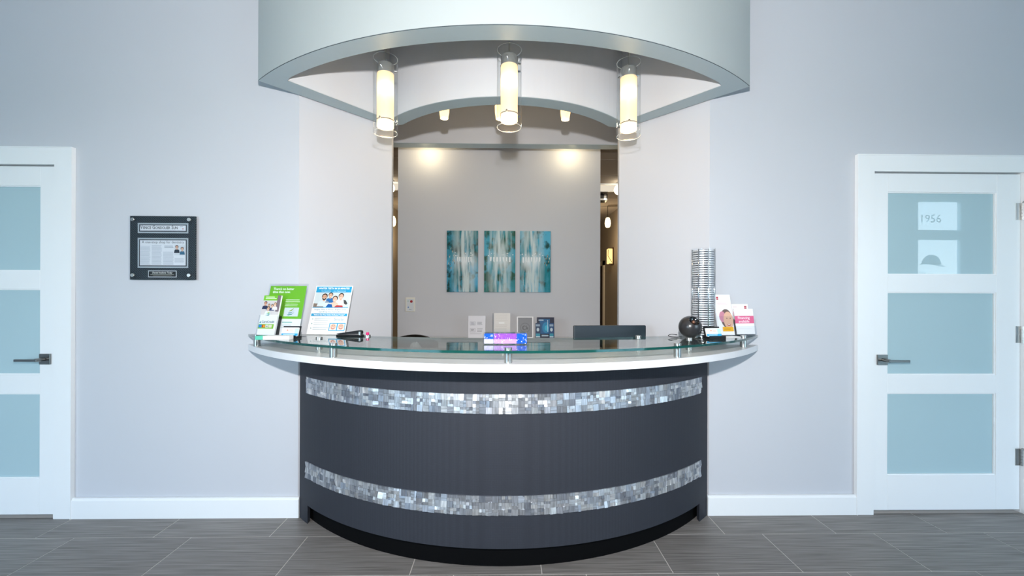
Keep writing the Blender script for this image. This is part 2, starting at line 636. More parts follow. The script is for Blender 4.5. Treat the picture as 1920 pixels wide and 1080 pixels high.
# baseboards, with a small bead on top
def baseboard(name, x0, x1, label):
    b = MB()
    pts = [(-0.002, 0), (-0.02, 0), (-0.02, 0.104), (-0.014, 0.112), (-0.014, 0.118), (-0.002, 0.118)]
    n = len(pts)
    vs = [(x0, y, z) for y, z in pts] + [(x1, y, z) for y, z in pts]
    b.add(vs, [tuple(range(n)), tuple(range(n, 2 * n))[::-1]] + [(i, n + i, n + (i + 1) % n, (i + 1) % n) for i in range(n)])
    struct(b.build(name, M['white']), label)
baseboard('baseboard_left', -2.506, -1.2, 'white baseboard between the left door and the desk')
baseboard('baseboard_right', 1.2, 2.096, 'white baseboard between the desk and the right door')
baseboard('baseboard_far_left', XL, -3.617, 'white baseboard beyond the left door')
baseboard('baseboard_far_right', 3.205, XR, 'white baseboard beyond the right door')

# doors
def casing(name, d0, d1, label):
    b = MB()
    wd, t = 0.098, 0.018
    b.box(d0 - wd, d0, -t, 0.0, 0, DH + 0.095).box(d1, d1 + wd, -t, 0.0, 0, DH + 0.095).box(d0, d1, -t, 0.0, DH, DH + 0.095)
    b.box(d0 - 0.012, d0 + 0.004, 0.0, 0.12, 0, DH).box(d1 - 0.004, d1 + 0.012, 0.0, 0.12, 0, DH).box(d0, d1, 0.0, 0.12, DH, DH + 0.012)
    b.box(d0 - wd - 0.006, d0 - wd, -t - 0.005, 0.0, 0, DH + 0.095).box(d1 + wd, d1 + wd + 0.006, -t - 0.005, 0.0, 0, DH + 0.095).box(d0 - wd - 0.006, d1 + wd + 0.006, -t - 0.005, 0.0, DH + 0.095, DH + 0.1)
    struct(b.build(name, M['white']), label)
casing('trim_1', DLX0, DLX1, 'white casing around the left door')
casing('trim_2', DRX0, DRX1, 'white casing around the right door')

def door(name, d0, d1, handle_side, label):
    root = struct(empty(name, ((d0 + d1) / 2, 0.0, 0)), label)
    x0, x1 = d0 - (d0 + d1) / 2 + 0.006, d1 - (d0 + d1) / 2 - 0.006
    st = 0.094 if handle_side < 0 else 0.147
    hs = 0.092
    zb, zt = 0.018, DH - 0.007
    y0, y1 = 0.0, 0.042
    xs0 = x0 + (hs if handle_side < 0 else 0.145)
    xs1 = x1 - (hs if handle_side > 0 else 0.145)
    MB().box(x0, xs0, y0, y1, zb, zt).build('stile', M['white'], root, 0.0015)
    MB().box(xs1, x1, y0, y1, zb, zt).build('stile', M['white'], root, 0.0015)
    rails = [(zb, 0.226), (0.719, 0.829), (1.325, 1.431), (1.927, zt)]
    for a, c in rails:
        MB().box(xs0, xs1, y0, y1, a, c).build('rail', M['white'], root, 0.0015)
    for a, c in ((0.226, 0.719), (0.829, 1.325), (1.431, 1.927)):
        MB().box(xs0, xs1, 0.014, 0.022, a, c).build('pane', M['frost'], root)
        fr = MB()
        for q in ((xs0, xs0 + 0.006, a, c), (xs1 - 0.006, xs1, a, c), (xs0 + 0.006, xs1 - 0.006, a, a + 0.006), (xs0 + 0.006, xs1 - 0.006, c - 0.006, c)):
            fr.box(q[0], q[1], 0.006, 0.014, q[2], q[3])
        fr.build('glazing_bead', M['white'], root)
    hx = (x0 + 0.056) if handle_side < 0 else (x1 - 0.056)
    d = -handle_side
    h = empty('handle', (hx, 0, 0.92), 0, root)
    h['label'] = 'satin nickel lever handle on a square rose'
    MB().box(-0.031, 0.031, -0.009, 0.0, -0.031, 0.031).build('rose', M['dark_steel'], h, 0.0015)
    lv = MB().tube([(0, -0.009, 0), (0, -0.055, 0)], 0.0095, 14)
    mx = Matrix.Translation((0, -0.055, 0))
    lv.box(min(-d * 0.012, d * 0.115), max(-d * 0.012, d * 0.115), -0.006, 0.006, -0.0065, 0.0065, 0, mx)
    lv.build('lever', M['dark_steel'], h, 0.002)
    if handle_side < 0:
        for z in (1.813, 1.073, 0.335):
            hg = MB()
            for k in range(5):
                hg.lathe([(0.0, k * 0.02), (0.0075, k * 0.02), (0.0075, k * 0.02 + 0.0185), (0.0, k * 0.02 + 0.0185)], 12, (x1 + 0.004, -0.008, z - 0.05))
            hg.box(x1 - 0.028, x1 + 0.004, -0.003, 0.0, z - 0.05, z + 0.05)
            if z != 1.073:
                zt2 = z + 0.053
                hg.tube([(x1 + 0.004, -0.008, zt2), (x1 - 0.004, -0.03, zt2 + 0.004), (x1 - 0.028, -0.036, zt2)], 0.003, 8)
                hg.tube([(x1 + 0.004, -0.008, zt2), (x1 + 0.02, -0.03, zt2 + 0.012), (x1 + 0.045, -0.034, zt2 + 0.006)], 0.003, 8)
            hg.build('hinge', M['steel'], root)
    return root
door('door_1', DLX0, DLX1, 1, 'white three-pane frosted glass door at the left edge')
door('door_2', DRX0, DRX1, -1, 'white three-pane frosted glass door at the right edge')
struct(MB().box(DLX0 - 0.1, DLX1 + 0.1, 0.2, 0.22, 0, 2.2).box(DRX0 - 0.1, DRX1 + 0.1, 0.2, 0.22, 0, 2.2).build('wall_behind_doors', M['wall_warm']), 'wall in the rooms behind the doors')

# storefront behind the camera: two windows and the glazed entrance with its transom
OPN = [(-4.8, -1.9, 0.1, 2.3), (2.9, 6.0, 0.1, 2.3), (6.84, 7.64, 0.05, 2.92)]
fw = MB()
xs = [XL] + [v for o in OPN for v in o[:2]] + [XR]
for i in range(0, len(xs), 2):
    fw.box(xs[i], xs[i + 1], YF - 0.12, YF, 0, ZC)
for a, c, z0, z1 in OPN:
    fw.box(a, c, YF - 0.12, YF, z1, ZC)
    fw.box(a, c, YF - 0.12, YF, 0, z0)
struct(fw.build('wall_storefront', M['wall']), 'pale grey storefront wall with the windows')
for i, (a, c, z0, z1) in enumerate(OPN[:2]):
    wr = struct(empty('window_%d' % (i + 1), ((a + c) / 2, YF - 0.06, z0)), 'storefront window with aluminium frame')
    hw, hh = (c - a) / 2, z1 - z0
    f = MB()
    f.box(-hw, hw, -0.03, 0.03, 0, 0.05).box(-hw, hw, -0.03, 0.03, hh - 0.05, hh).box(-hw, -hw + 0.05, -0.03, 0.03, 0.05, hh - 0.05).box(hw - 0.05, hw, -0.03, 0.03, 0.05, hh - 0.05).box(-0.025, 0.025, -0.03, 0.03, 0.05, hh - 0.05)
    f.build('window_frame', M['steel'], wr)
    for q in (-1, 1):
        MB().box(min(q * 0.025, q * (hw - 0.05)), max(q * 0.025, q * (hw - 0.05)), -0.004, 0.004, 0.05, hh - 0.05).build('pane', M['window_glass'], wr)
er = struct(empty('door_3', (7.24, YF - 0.06, 0.05)), 'glazed entrance door with transom')
f = MB()
f.box(-0.4, -0.365, -0.03, 0.03, 0, 2.87).box(0.365, 0.4, -0.03, 0.03, 0, 2.87).box(-0.365, 0.365, -0.03, 0.03, 2.84, 2.87)
f.box(-0.365, 0.365, -0.03, 0.03, 2.2, 2.36).box(-0.365, 0.365, -0.03, 0.03, 0, 1.5)
f.build('door_frame', M['white'], er)
MB().box(-0.365, 0.365, -0.004, 0.004, 2.36, 2.84).build('pane', M['window_glass'], er)
MB().box(-0.365, 0.365, -0.004, 0.004, 1.5, 2.2).build('pane', M['window_glass'], er)
sg = Sheet(-0.006)
sg.text('1956', -0.12, 2.55, 0.19, '8B979B', 1)
sg.ell(-0.1, 1.78, 0.17, 0.17, '8FA3A8', 1, 0.05, PI - 0.05)
sg.poly([(-0.34, 1.78), (-0.2, 1.80), (-0.05, 1.775), (0.12, 1.75), (0.12, 1.765), (-0.05, 1.795), (-0.2, 1.825)], 'F2F5F5', 2)
sg.text('TA', -0.24, 1.62, 0.1, '9AA6A8', 1)
sg.build('door_lettering', er)
for a, c, z0, z1 in OPN:
    p = lamp('daylight_portal', 'AREA', ((a + c) / 2, YF - 0.13, (z0 + z1) / 2), 1.0, size=(c - a, z1 - z0), rot=(PI / 2, 0, 0))
    p.data.cycles.is_portal = True
struct(MB().box(-40, 50, -60, -9.0, -0.1, -0.03).build('ground_outside', noise_vary(principled('lawn', '8FA577', 0.9), 5, 0.15)), 'pale sunlit lawn outside the storefront')
struct(MB().box(-40, 50, -9.0, YF - 0.12, -0.1, -0.03).build('bounce_walk', noise_vary(principled('bounce_walk_concrete', 'CFC6B6', 0.9), 6, 0.06)), 'pale concrete walk added outside the storefront to warm the bounced daylight')  # unseen walk, added in a sandy tone so daylight bounces in warmer
colm = MB().lathe([(0.17, 0), (0.17, 0.1), (0.14, 0.14), (0.125, 2.7), (0.15, 2.78), (0.18, 2.85), (0.18, 2.95), (0.0, 2.95)], 28, (7.15, -6.2, -0.03))
tag(colm.build('porch_column', M['white']), 'white round porch column outside the entrance', 'column')
pt = empty('palm_tree', (10.6, -11.5, -0.03))
tag(pt, 'palm tree on the lawn outside, reflected in the right door', 'tree')
MB().tube([(0, 0, 0), (0.1, 0, 1.6), (0.05, 0.05, 3.2), (0, 0, 4.6)], [0.2, 0.16, 0.14, 0.12], 12).build('trunk', noise_vary(principled('palm_bark', '8A7A62', 0.9), 12, 0.2), pt)
frond = principled('palm_leaf', '6F8F4A', 0.7)
for k in range(14):
    a = 2 * PI * k / 14
    b = MB()
    pts = [(math.cos(a) * t * 1.7, math.sin(a) * t * 1.7, 4.6 + 0.7 * t - 1.7 * t * t) for t in (0, 0.25, 0.5, 0.75, 1.0)]
    wv = (-math.sin(a), math.cos(a))
    vs = []
    for i, p in enumerate(pts):
        ww = (0.03, 0.2, 0.24, 0.18, 0.01)[i]
        vs += [(p[0] + wv[0] * ww, p[1] + wv[1] * ww, p[2] - 0.06), p, (p[0] - wv[0] * ww, p[1] - wv[1] * ww, p[2] - 0.06)]
    b.add(vs, [(3 * i + j, 3 * i + 3 + j, 3 * i + 4 + j, 3 * i + 1 + j) for i in range(4) for j in (0, 1)])
    b.build('frond', frond, pt)

# ================================================================== CANOPY
cn = empty('canopy', (0, 0, ZS))
tag(cn, 'curved white canopy with silver underside hanging over the reception desk', 'canopy')
FA, FR = -0.654, 2.125                      # outer front arc
FIA, FIR = -0.550, 2.13                     # inner front arc
outer = arc(FA, FR, -1.348, 1.348, 72)
inner = arc(FIA, FIR, -1.19, 1.19, 72)
inner[0], inner[-1] = (-1.19, -0.172), (1.19, -0.172)
RA, RR = -0.023, 1.068
RBA, RBR = 0.077, 0.968
rf = arc(RA, RR, -0.775, 0.775, 40)
rb = arc(RBA, RBR, -0.70, 0.70, 40)
TOP = ZC - ZS
crescent = outer + inner[::-1]
MB().prism(crescent, 0.004, TOP, 0).build('fascia', M['canopy'], cn)
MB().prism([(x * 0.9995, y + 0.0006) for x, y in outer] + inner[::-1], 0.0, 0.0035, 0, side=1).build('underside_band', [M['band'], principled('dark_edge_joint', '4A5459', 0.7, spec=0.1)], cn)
for s in (-1, 1):
    side = [(s * 1.348, outer[0][1]), (s * 1.19, -0.172), (s * 0.775, rf[0][1]), (s * 0.875, 0.338)]
    nm = 'left' if s < 0 else 'right'
    MB().prism(side, 0.004, TOP, 0).build('side_panel', M['inner'], cn)
    MB().prism(side, 0.0, 0.003, 0).build('underside_band', M['band'], cn)
rear = [(-0.875, 0.338)] + rf + [(0.875, 0.338)] + [(0.78, 0.43)] + rb[::-1] + [(-0.78, 0.43)]
rear = [(-0.775, rf[0][1])] + rf[1:-1] + [(0.775, rf[-1][1]), (0.80, 0.41)] + rb[::-1] + [(-0.80, 0.41)]
MB().prism(rear, 0.004, 0.66, 0).build('rear_arch', M['inner'], cn)
MB().prism(rear, 0.0, 0.003, 0).build('underside_band', M['band'], cn)
cap = arc(-0.60, FR, -1.2, 1.2, 40) + [(0.8, 0.28)] + rf[::-1] + [(-0.8, 0.28)]
MB().prism(cap, 0.66, 0.70, 0).build('inner_ceiling', M['canopy'], cn)

# ------------------------------------------------------------------ pendant lamps
def pendant_parts(root, ztop):
    b = MB().lathe([(0.0635, 0.0), (0.0635, 0.4), (0.0605, 0.4), (0.0605, 0.0)], 48, close=True)
    b.build('outer_glass', M['glass'], root)
    rim_m = principled('bright_glass_rim', 'E9EEEE', 0.15)
    B(rim_m).inputs['Transmission Weight'].default_value = 0.5
    for z in (0.0, 0.4):
        MB().lathe([(0.0605, z - 0.0008), (0.0637, z - 0.0008), (0.0637, z + 0.0008), (0.0605, z + 0.0008)], 48, close=True).build('glass_rim', rim_m, root)
    MB().lathe([(0.0, 0.03), (0.042, 0.03), (0.044, 0.033), (0.044, 0.315), (0.0, 0.315)], 40).build('inner_shade', M['shade'], root)
    MB().sphere((0, 0, 0.23), 0.020, 20, 12, sc=(1, 1, 1.6)).build('bulb', M['bulb'], root)
    MB().lathe([(0.0, 0.315), (0.0445, 0.315), (0.0445, 0.362), (0.040, 0.368), (0.024, 0.374), (0.012, 0.388), (0.0, 0.388)], 36).build('cap', principled('polished_cap', 'F0F0EE', 0.22, metal=0.85), root)
    ring = MB().lathe([(0.0445, 0.062), (0.0475, 0.062), (0.0475, 0.067), (0.0445, 0.067)], 36, close=True)
    ring.build('ring', M['chrome'], root)
    for z in (0.0645, 0.34):
        for a in (0.3, 0.3 + 2 * PI / 3, 0.3 + 4 * PI / 3):
            MB().tube([(0.044 * math.cos(a), 0.044 * math.sin(a), z), (0.0605 * math.cos(a), 0.0605 * math.sin(a), z)], 0.005, 10).build('spacer', M['chrome'], root)
    MB().tube([(0, 0, 0.385), (0, 0, ztop)], 0.0045, 10).build('rod', M['steel'], root)
    MB().lathe([(0.0, ztop - 0.03), (0.05, ztop - 0.03), (0.055, ztop - 0.01), (0.055, ztop), (0.0, ztop)], 28).build('mount', M['chrome'], root)

PZ = 2.166
pl0 = empty('pendant_lamp', (0.015, -0.30, PZ))
pendant_parts(pl0, ZS + 0.66 - PZ)
tag(pl0, 'middle pendant lamp of clear and opal glass under the canopy', 'pendant lamp', 'glass pendants under the canopy')
for x, y, lb in ((-0.648, -0.21, 'left pendant lamp of clear and opal glass under the canopy'), (0.665, -0.20, 'right pendant lamp of clear and opal glass under the canopy')):
    c = copy_tree(pl0)
    c.location = (x, y, PZ)
    c['label'] = lb
for x, y in ((0.015, -0.30), (-0.648, -0.21), (0.665, -0.20)):
    lamp('pendant_glow', 'POINT', (x, y, PZ + 0.015), 0.8, (1.0, 0.72, 0.45), 0.03)

# ------------------------------------------------------------------ small opal spotlights behind the rear arch
sp0 = empty('spot_lamp', (-0.434, 0.45, 2.53))
MB().lathe([(0.0, 0.0), (0.018, 0.0), (0.027, 0.004), (0.034, 0.05), (0.035, 0.095), (0.0, 0.095)], 28).build('shade', M['shade_small'], sp0)
MB().lathe([(0.0, 0.095), (0.022, 0.095), (0.02, 0.13), (0.0, 0.13)], 20).build('socket', M['chrome'], sp0)
MB().tube([(0, 0, 0.13), (0, 0, 0.67)], 0.006, 10).build('stem', M['steel'], sp0)
tag(sp0, 'small opal glass spotlight left of the middle pendant', 'spotlight', 'small spotlights behind the canopy arch')
for x, lb in ((0.416, 'small opal glass spotlight right of the middle pendant'), (-0.045, 'small opal glass spotlight hidden behind the middle pendant')):
    c = copy_tree(sp0)
    c.location = (x, 0.45, 2.53)
    c['label'] = lb
for x in (-0.434, 0.416, -0.045):
    lamp('spot_glow', 'POINT', (x, 0.45, 2.50), 1.0, (1.0, 0.78, 0.5), 0.02)

# ================================================================== RECEPTION DESK
dk = empty('reception_desk', (0, 0, 0))
tag(dk, 'curved slate grey reception desk with two silver mosaic bands', 'desk')
BA, BR = -0.485, 1.75
body = arc(BA, BR, -1.2, 1.2, 80)
ZCB = 0.975
bpoly = [(x, min(y, -0.003)) for x, y in body] + [(1.2, -0.003), (1.165, -0.003)] + [(x, y + 0.04) for x, y in arc(BA, BR, -1.13, 1.13, 60)[::-1]] + [(-1.165, -0.003), (-1.2, -0.003)]
bpoly = [(x, y) for x, y in arc(BA, BR, -1.198, 1.198, 80)] + [(x, y + 0.035) for x, y in arc(BA, BR, -1.16, 1.16, 60)[::-1]]
bb = MB().prism(bpoly, 0.103, ZCB, 0, smooth=True)
bb.build('body', M['slate'], dk)
for s in (-1, 1):
    ap = arc(BA, BR, s * 1.118, s * 1.198, 8)
    MB().prism(ap + [(x, y + 0.03) for x, y in ap[::-1]], 0.0, 0.103).build('foot', M['slate'], dk)
ta = arc(-0.452, 1.70, -1.145, 1.145, 60)
MB().prism(ta + [(x, y + 0.02) for x, y in ta[::-1]], 0.0, 0.103, 0, smooth=True).build('toe_kick', M['toe'], dk)

# mosaic of brushed aluminium pieces
def mosaic_mats():
    out = []
    for i in range(8):
        m = principled('brushed_aluminium', ('D9DCE2', 'BEC3CD', 'EAEDF0', 'ABB1BD', 'CFD4DC', 'F6F8FA', 'C5C9D0', 'E0E4EA')[i], 0.40, metal=0.82)
        t = N(m, 'ShaderNodeTexCoord')
        mp = N(m, 'ShaderNodeMapping')
        a = (0, 0.6, 1.2, PI / 2, 2.0, 2.6, 0.3, 1.0)[i]
        mp.inputs['Rotation'].default_value = (0, a, 0)
        mp.inputs['Scale'].default_value = (900, 1, 40)
        n = N(m, 'ShaderNodeTexNoise')
        n.inputs['Scale'].default_value = 1.0
        L(m, t.outputs['Object'], mp.inputs[0])
        L(m, mp.outputs[0], n.inputs['Vector'])
        n2 = N(m, 'ShaderNodeTexNoise')
        n2.inputs['Scale'].default_value = 1.0
        n2.inputs['Detail'].default_value = 2
        mp2 = N(m, 'ShaderNodeMapping')
        mp2.inputs['Rotation'].default_value = (0, a, 0)
        mp2.inputs['Scale'].default_value = (110, 1, 12)
        oi = N(m, 'ShaderNodeObjectInfo')
        sh = N(m, 'ShaderNodeVectorMath')
        sh.operation = 'MULTIPLY_ADD'
        cxyz = N(m, 'ShaderNodeCombineXYZ')
        L(m, oi.outputs['Random'], cxyz.inputs[0])
        L(m, oi.outputs['Random'], cxyz.inputs[2])
        L(m, cxyz.outputs[0], sh.inputs[0])
        sh.inputs[1].default_value = (3.0, 0, 5.0)
        L(m, t.outputs['Object'], sh.inputs[2])
        L(m, sh.outputs[0], mp2.inputs[0])
        L(m, mp2.outputs[0], n2.inputs['Vector'])
        mr = N(m, 'ShaderNodeMapRange')
        mr.inputs['From Min'].default_value = 0.3
        mr.inputs['From Max'].default_value = 0.7
        mr.inputs['To Min'].default_value = 0.62
        mr.inputs['To Max'].default_value = 1.15
        L(m, n2.outputs['Fac'], mr.inputs['Value'])
        sv = N(m, 'ShaderNodeVectorMath')
        sv.operation = 'SCALE'
        sv.inputs[0].default_value = tuple(B(m).inputs['Base Color'].default_value)[:3]
        L(m, mr.outputs[0], sv.inputs['Scale'])
        L(m, sv.outputs[0], B(m).inputs['Base Color'])
        b = N(m, 'ShaderNodeBump')
        b.inputs['Strength'].default_value = 0.35
        b.inputs['Distance'].default_value = 0.0006
        L(m, n.outputs['Fac'], b.inputs['Height'])
        L(m, b.outputs[0], B(m).inputs['Normal'])
        out.append(m)
    return out
MM = mosaic_mats()
TS = 0.0307
def piece(mb, x0, x1, z0, z1):
    """one proud piece with its own small tilt"""
    g = 0.0004
    x0, x1, z0, z1 = x0 + g, x1 - g, z0 + g, z1 - g
    cx, cz = (x0 + x1) / 2, (z0 + z1) / 2
    tx, tz = random.gauss(0, 0.12), random.gauss(0, 0.10)
    y0 = -0.004 - random.random() * 0.0008
    f = lambda x, z: y0 + (x - cx) * tx + (z - cz) * tz
    vs = [(x0, f(x0, z0), z0), (x1, f(x1, z0), z0), (x1, f(x1, z1), z1), (x0, f(x0, z1), z1), (x0, 0, z0), (x1, 0, z0), (x1, 0, z1), (x0, 0, z1)]
    mb.add(vs, [(0, 1, 2, 3), (0, 4, 5, 1), (1, 5, 6, 2), (2, 6, 7, 3), (3, 7, 4, 0)], random.randrange(8))
def tile_geo(mb, x, z):
    h = TS / 2
    r = random.random()
    if r < 0.42:
        piece(mb, x - h, x + h, z - h, z + h)
    elif r < 0.58:
        q = random.choice((-1, 1)) * h * random.choice((0.0, 0.25))
        piece(mb, x - h, x + q, z - h, z + h)
        piece(mb, x + q, x + h, z - h, z + h)
    elif r < 0.72:
        q = random.choice((-1, 1)) * h * random.choice((0.0, 0.25))
        piece(mb, x - h, x + h, z - h, z + q)
        piece(mb, x - h, x + h, z + q, z + h)
    elif r < 0.88:
        q, p = h * random.choice((-.2, 0, .2)), h * random.choice((-.2, 0, .2))
        if random.random() < 0.5:
            piece(mb, x - h, x + h, z - h, z + p)
            piece(mb, x - h, x + q, z + p, z + h)
            piece(mb, x + q, x + h, z + p, z + h)
        else:
            piece(mb, x - h, x + h, z + p, z + h)
            piece(mb, x - h, x + q, z - h, z + p)
            piece(mb, x + q, x + h, z - h, z + p)
    else:
        for a, c in ((-h, 0), (0, h)):
            for d, e in ((-h, 0), (0, h)):
                piece(mb, x + a, x + c, z + d, z + e)
variants = []
for i in range(40):
    b = MB()
    tile_geo(b, 0, 0)
    variants.append(b.mesh('mosaic_tile', MM))
cyc = BA + BR                                # centre of the body arc
amax = math.asin(1.128 / BR)
ncol = round(2 * amax * BR / TS)
da = 2 * amax / ncol
rest = MB()
for bi, zb in enumerate((0.7405, 0.262)):
    ab = [(BR * math.sin(-amax + 2 * amax * i / 60), cyc - BR * math.cos(-amax + 2 * amax * i / 60)) for i in range(61)]
    back = MB().prism([(x * 1.0006, y - 0.001) for x, y in ab] + [(x, y + 0.002) for x, y in ab[::-1]], zb, zb + 3 * TS, 0, smooth=True)
    band = back.build('mosaic_band', principled('mosaic_backing', '6E727A', 0.5, metal=0.6), dk)
    band['label'] = ('upper' if bi == 0 else 'lower') + ' band of silver mosaic pieces'
    for c in range(ncol):
        a = -amax + (c + 0.5) * da
        px, py = (BR + 0.001) * math.sin(a), cyc - (BR + 0.001) * math.cos(a)
        mxr = Matrix.Translation((px, py, 0)) @ Matrix.Rotation(a, 4, 'Z')
        for r in range(3):
            z = zb + (r + 0.5) * TS
            if abs(c - (ncol - 1) / 2) < 25:
                o = bpy.data.objects.new('mosaic_tile', random.choice(variants))
                COL.objects.link(o)
                flip = random.choice((0, PI))
                o.matrix_world = Matrix.Translation((px, py, z)) @ Matrix.Rotation(a, 4, 'Z') @ Matrix.Rotation(flip, 4, 'Y')
                if flip:
                    o.matrix_world = Matrix.Translation((px, py, z)) @ Matrix.Rotation(a, 4, 'Z') @ Matrix.Rotation(random.choice((0, PI / 2, PI, -PI / 2)), 4, Vector((0, 1, 0)))
                o.parent = band
            else:
                t = MB()
                tile_geo(t, 0, 0)
                mz = Matrix.Translation((px, py, z)) @ Matrix.Rotation(a, 4, 'Z')
                for fi, fc in enumerate(t.f):
                    rest.add([t.v[i] for i in fc], [tuple(range(len(fc)))], t.m[fi], False, mz)
ro = rest.build('mosaic_pieces', MM, dk)
ro['kind'] = 'stuff'

# countertop and the glass ledge over it
CA, CR = -0.700, 1.97
ctf = arc(CA, CR, -1.515, 1.515, 96)
ctr = arc(-0.195, 3.6, -1.19, 1.19, 48)
def ledge_poly(inset):
    f = [(x, y) for x, y in arc(CA + inset, CR, -1.5 , 1.5, 96) if y < -0.006]
    x = math.sqrt(CR ** 2 - (CR + CA + inset + 0.005) ** 2) if True else 1.5
    r = [(q, min(y, -0.005)) for q, y in ctr[::-1]]
    return [(-x, -0.005)] + f + [(x, -0.005)] + r
cp = ledge_poly(0.0)
nct = MB()
nct.prism(cp, ZCB + 0.0012, 1.008, 0, smooth=True)
ct_o = nct.build('countertop', M['ctop'])
tag(ct_o, 'white crescent countertop on the reception desk', 'countertop')
MB().prism([(x * 0.998, y * 0.998) for x, y in cp], 1.008, 1.0095, 0).build('top_sheet', M['ctop_face'], ct_o)
gl = MB().prism(ledge_poly(0.0), 1.0555, 1.067, 0, side=1, smooth=True)
g_o = gl.build('glass_ledge', [M['desk_glass'], M['glass_edge']])
tag(g_o, 'curved clear glass ledge with green edge on steel standoffs', 'glass shelf')
def standoff(x, y):
    e = MB()
    e.lathe([(0.0, 1.0097), (0.0175, 1.0097), (0.0175, 1.0553), (0.0, 1.0553)], 28, (x, y, 0))
    e.lathe([(0.0, 1.0672), (0.0165, 1.0672), (0.0165, 1.0752), (0.0155, 1.076), (0.0, 1.076)], 28, (x, y, 0))
    e.lathe([(0.006, 1.0553), (0.006, 1.0672)], 12, (x, y, 0))
    e.build('standoff', M['steel'], g_o)
for x, y in ((-1.391, -0.103), (-0.797, -0.505), (0.012, -0.655), (0.812, -0.495), (1.352, -0.112), (-0.768, -0.125), (-0.013, -0.345), (0.742, -0.14), (0.985, -0.236), (-0.985, -0.236)):
    standoff(x, y)
# inner work surface behind the counter
tag(MB().prism([(-1.08, 0.02), (1.08, 0.02), (0.80, 0.40), (-0.80, 0.40)], 0.72, 0.75).box(-1.0, -0.96, 0.03, 0.12, 0, 0.72).box(0.96, 1.0, 0.03, 0.12, 0, 0.72).build('work_surface', M['ctop_face'], None, 0.003), 'pale grey work surface behind the reception counter', 'desk')
GZ = 1.0672

# ================================================================== ITEMS ON THE LEDGE, LEFT
def leaning(name, loc, rz, tilt, label, cat, group=None):
    """an Empty at the base; returns (root, inner matrix that leans back)"""
    r = empty(name, loc, rz)
    tag(r, label, cat, group)
    return r
def lean(o, tilt, z=0.0):
    o.rotation_euler = (-tilt, 0, 0)
    o.location = (0, 0, z)
    return o

# white whitening poster on an easel back
po = leaning('counter_sign', (-1.037, -0.045, GZ), math.radians(-3), 0, 'white counter sign about whiter teeth with family photo and blue bands', 'sign')
W2, Hh = 0.112, 0.305
s = Sheet(0.0)
s.board(-W2, W2, 0, Hh, 0.004, 'F5F7F9')
s.rect(-0.107, 0.107, 0.262, 0.30, '2AA3D4')
s.text('WHITER TEETH IN 20 MINUTES', 0, 0.287, 0.0145, 'FFFFFF', 2, 0.0004, xs=0.93)
s.text('No Sensitivity  -  Last Appointment', 0, 0.271, 0.0105, 'EAF6FB', 2)
s.rect(-0.107, 0.107, 0.166, 0.262, 'D5E2E6')
s.poly([(-0.107, 0.166), (-0.04, 0.166), (-0.07, 0.19), (-0.107, 0.192)], '8B7B6E', 2)
s.person(-0.048, 0.232, 0.0175, '2C2320', 'D9A98C', 'DCEAF2', 3, '4A342A', 2.2)
s.person(-0.013, 0.243, 0.014, '211B1A', 'DDB396', '2E6FB0', 3)
s.person(0.018, 0.218, 0.0165, '4A3430', 'E3BDA4', 'E9C9B4', 7)
s.person(0.052, 0.236, 0.0165, '3A2B27', 'DFB59B', 'F4F4F2', 4, None, 2.3)
s.poly([(-0.03, 0.166), (0.012, 0.166), (0.004, 0.185), (-0.018, 0.188)], '1F5FA8', 8)
s.poly([(0.022, 0.166), (0.075, 0.166), (0.07, 0.178), (0.034, 0.179)], 'C03A3A', 12)
s.poly([(0.07, 0.215), (0.085, 0.21), (0.098, 0.19), (0.09, 0.182), (0.076, 0.19)], '4A4848', 9)
s.rect(-0.107, 0.107, 0.163, 0.1665, '2AA3D4', 13)
s.text('Imagine What A Whiter, Brighter Smile', 0, 0.153, 0.0125, '4E7F96', 2, xs=0.95)
s.text('Can Bring Into Your Life!"', 0, 0.139, 0.0125, '4E7F96', 2)
s.rect(-0.107, 0.107, 0.112, 0.128, '2AA3D4')
s.text('"Ask to Get Your Smile Perfected Today!"', 0, 0.12, 0.0108, 'FFFFFF', 2, 0.0003)
for zz in (0.094, 0.066, 0.038):
    s.poly([(-0.095, zz + 0.004), (-0.089, zz), (-0.095, zz - 0.004)], '3A8F8A', 2)
    s.lines(-0.082, 0.02, zz - 0.012, zz + 0.009, 2, 'B9C6CC', 2, 0.3)
s.text('Smile', 0.063, 0.092, 0.026, '7FA7B8', 2, xs=1.1)
s.rect(0.012, 0.107, 0.022, 0.07, '2AA3D4')
for q in (0.037, 0.083):
    s.rect(q - 0.02, q + 0.02, 0.027, 0.065, 'F3E9E4', 2)
    s.ell(q, 0.047, 0.0165, 0.018, 'E4B9A2', 3)
    s.ell(q, 0.039, 0.009, 0.006, 'C0695C', 4)
    s.ell(q, 0.0405, 0.006, 0.0025, 'FFFFFF', 5)
    for d in (-0.006, 0.006):
        s.ell(q + d, 0.053, 0.0022, 0.0018, '3B2A24', 4, n=8)
lean(s.build('poster', po), math.radians(22), 0.002)
eb = MB().add([(-0.06, 0.012, 0.02), (0.06, 0.012, 0.02), (0.03, 0.105, 0.0), (-0.03, 0.105, 0.0), (-0.06, 0.015, 0.024), (0.06, 0.015, 0.024), (0.03, 0.108, 0.002), (-0.03, 0.108, 0.002)],
              [(0, 1, 2, 3), (7, 6, 5, 4), (0, 4, 5, 1), (1, 5, 6, 2), (2, 6, 7, 3), (3, 7, 4, 0)])
eb.build('easel_back', flat('E3E6E8'), po)

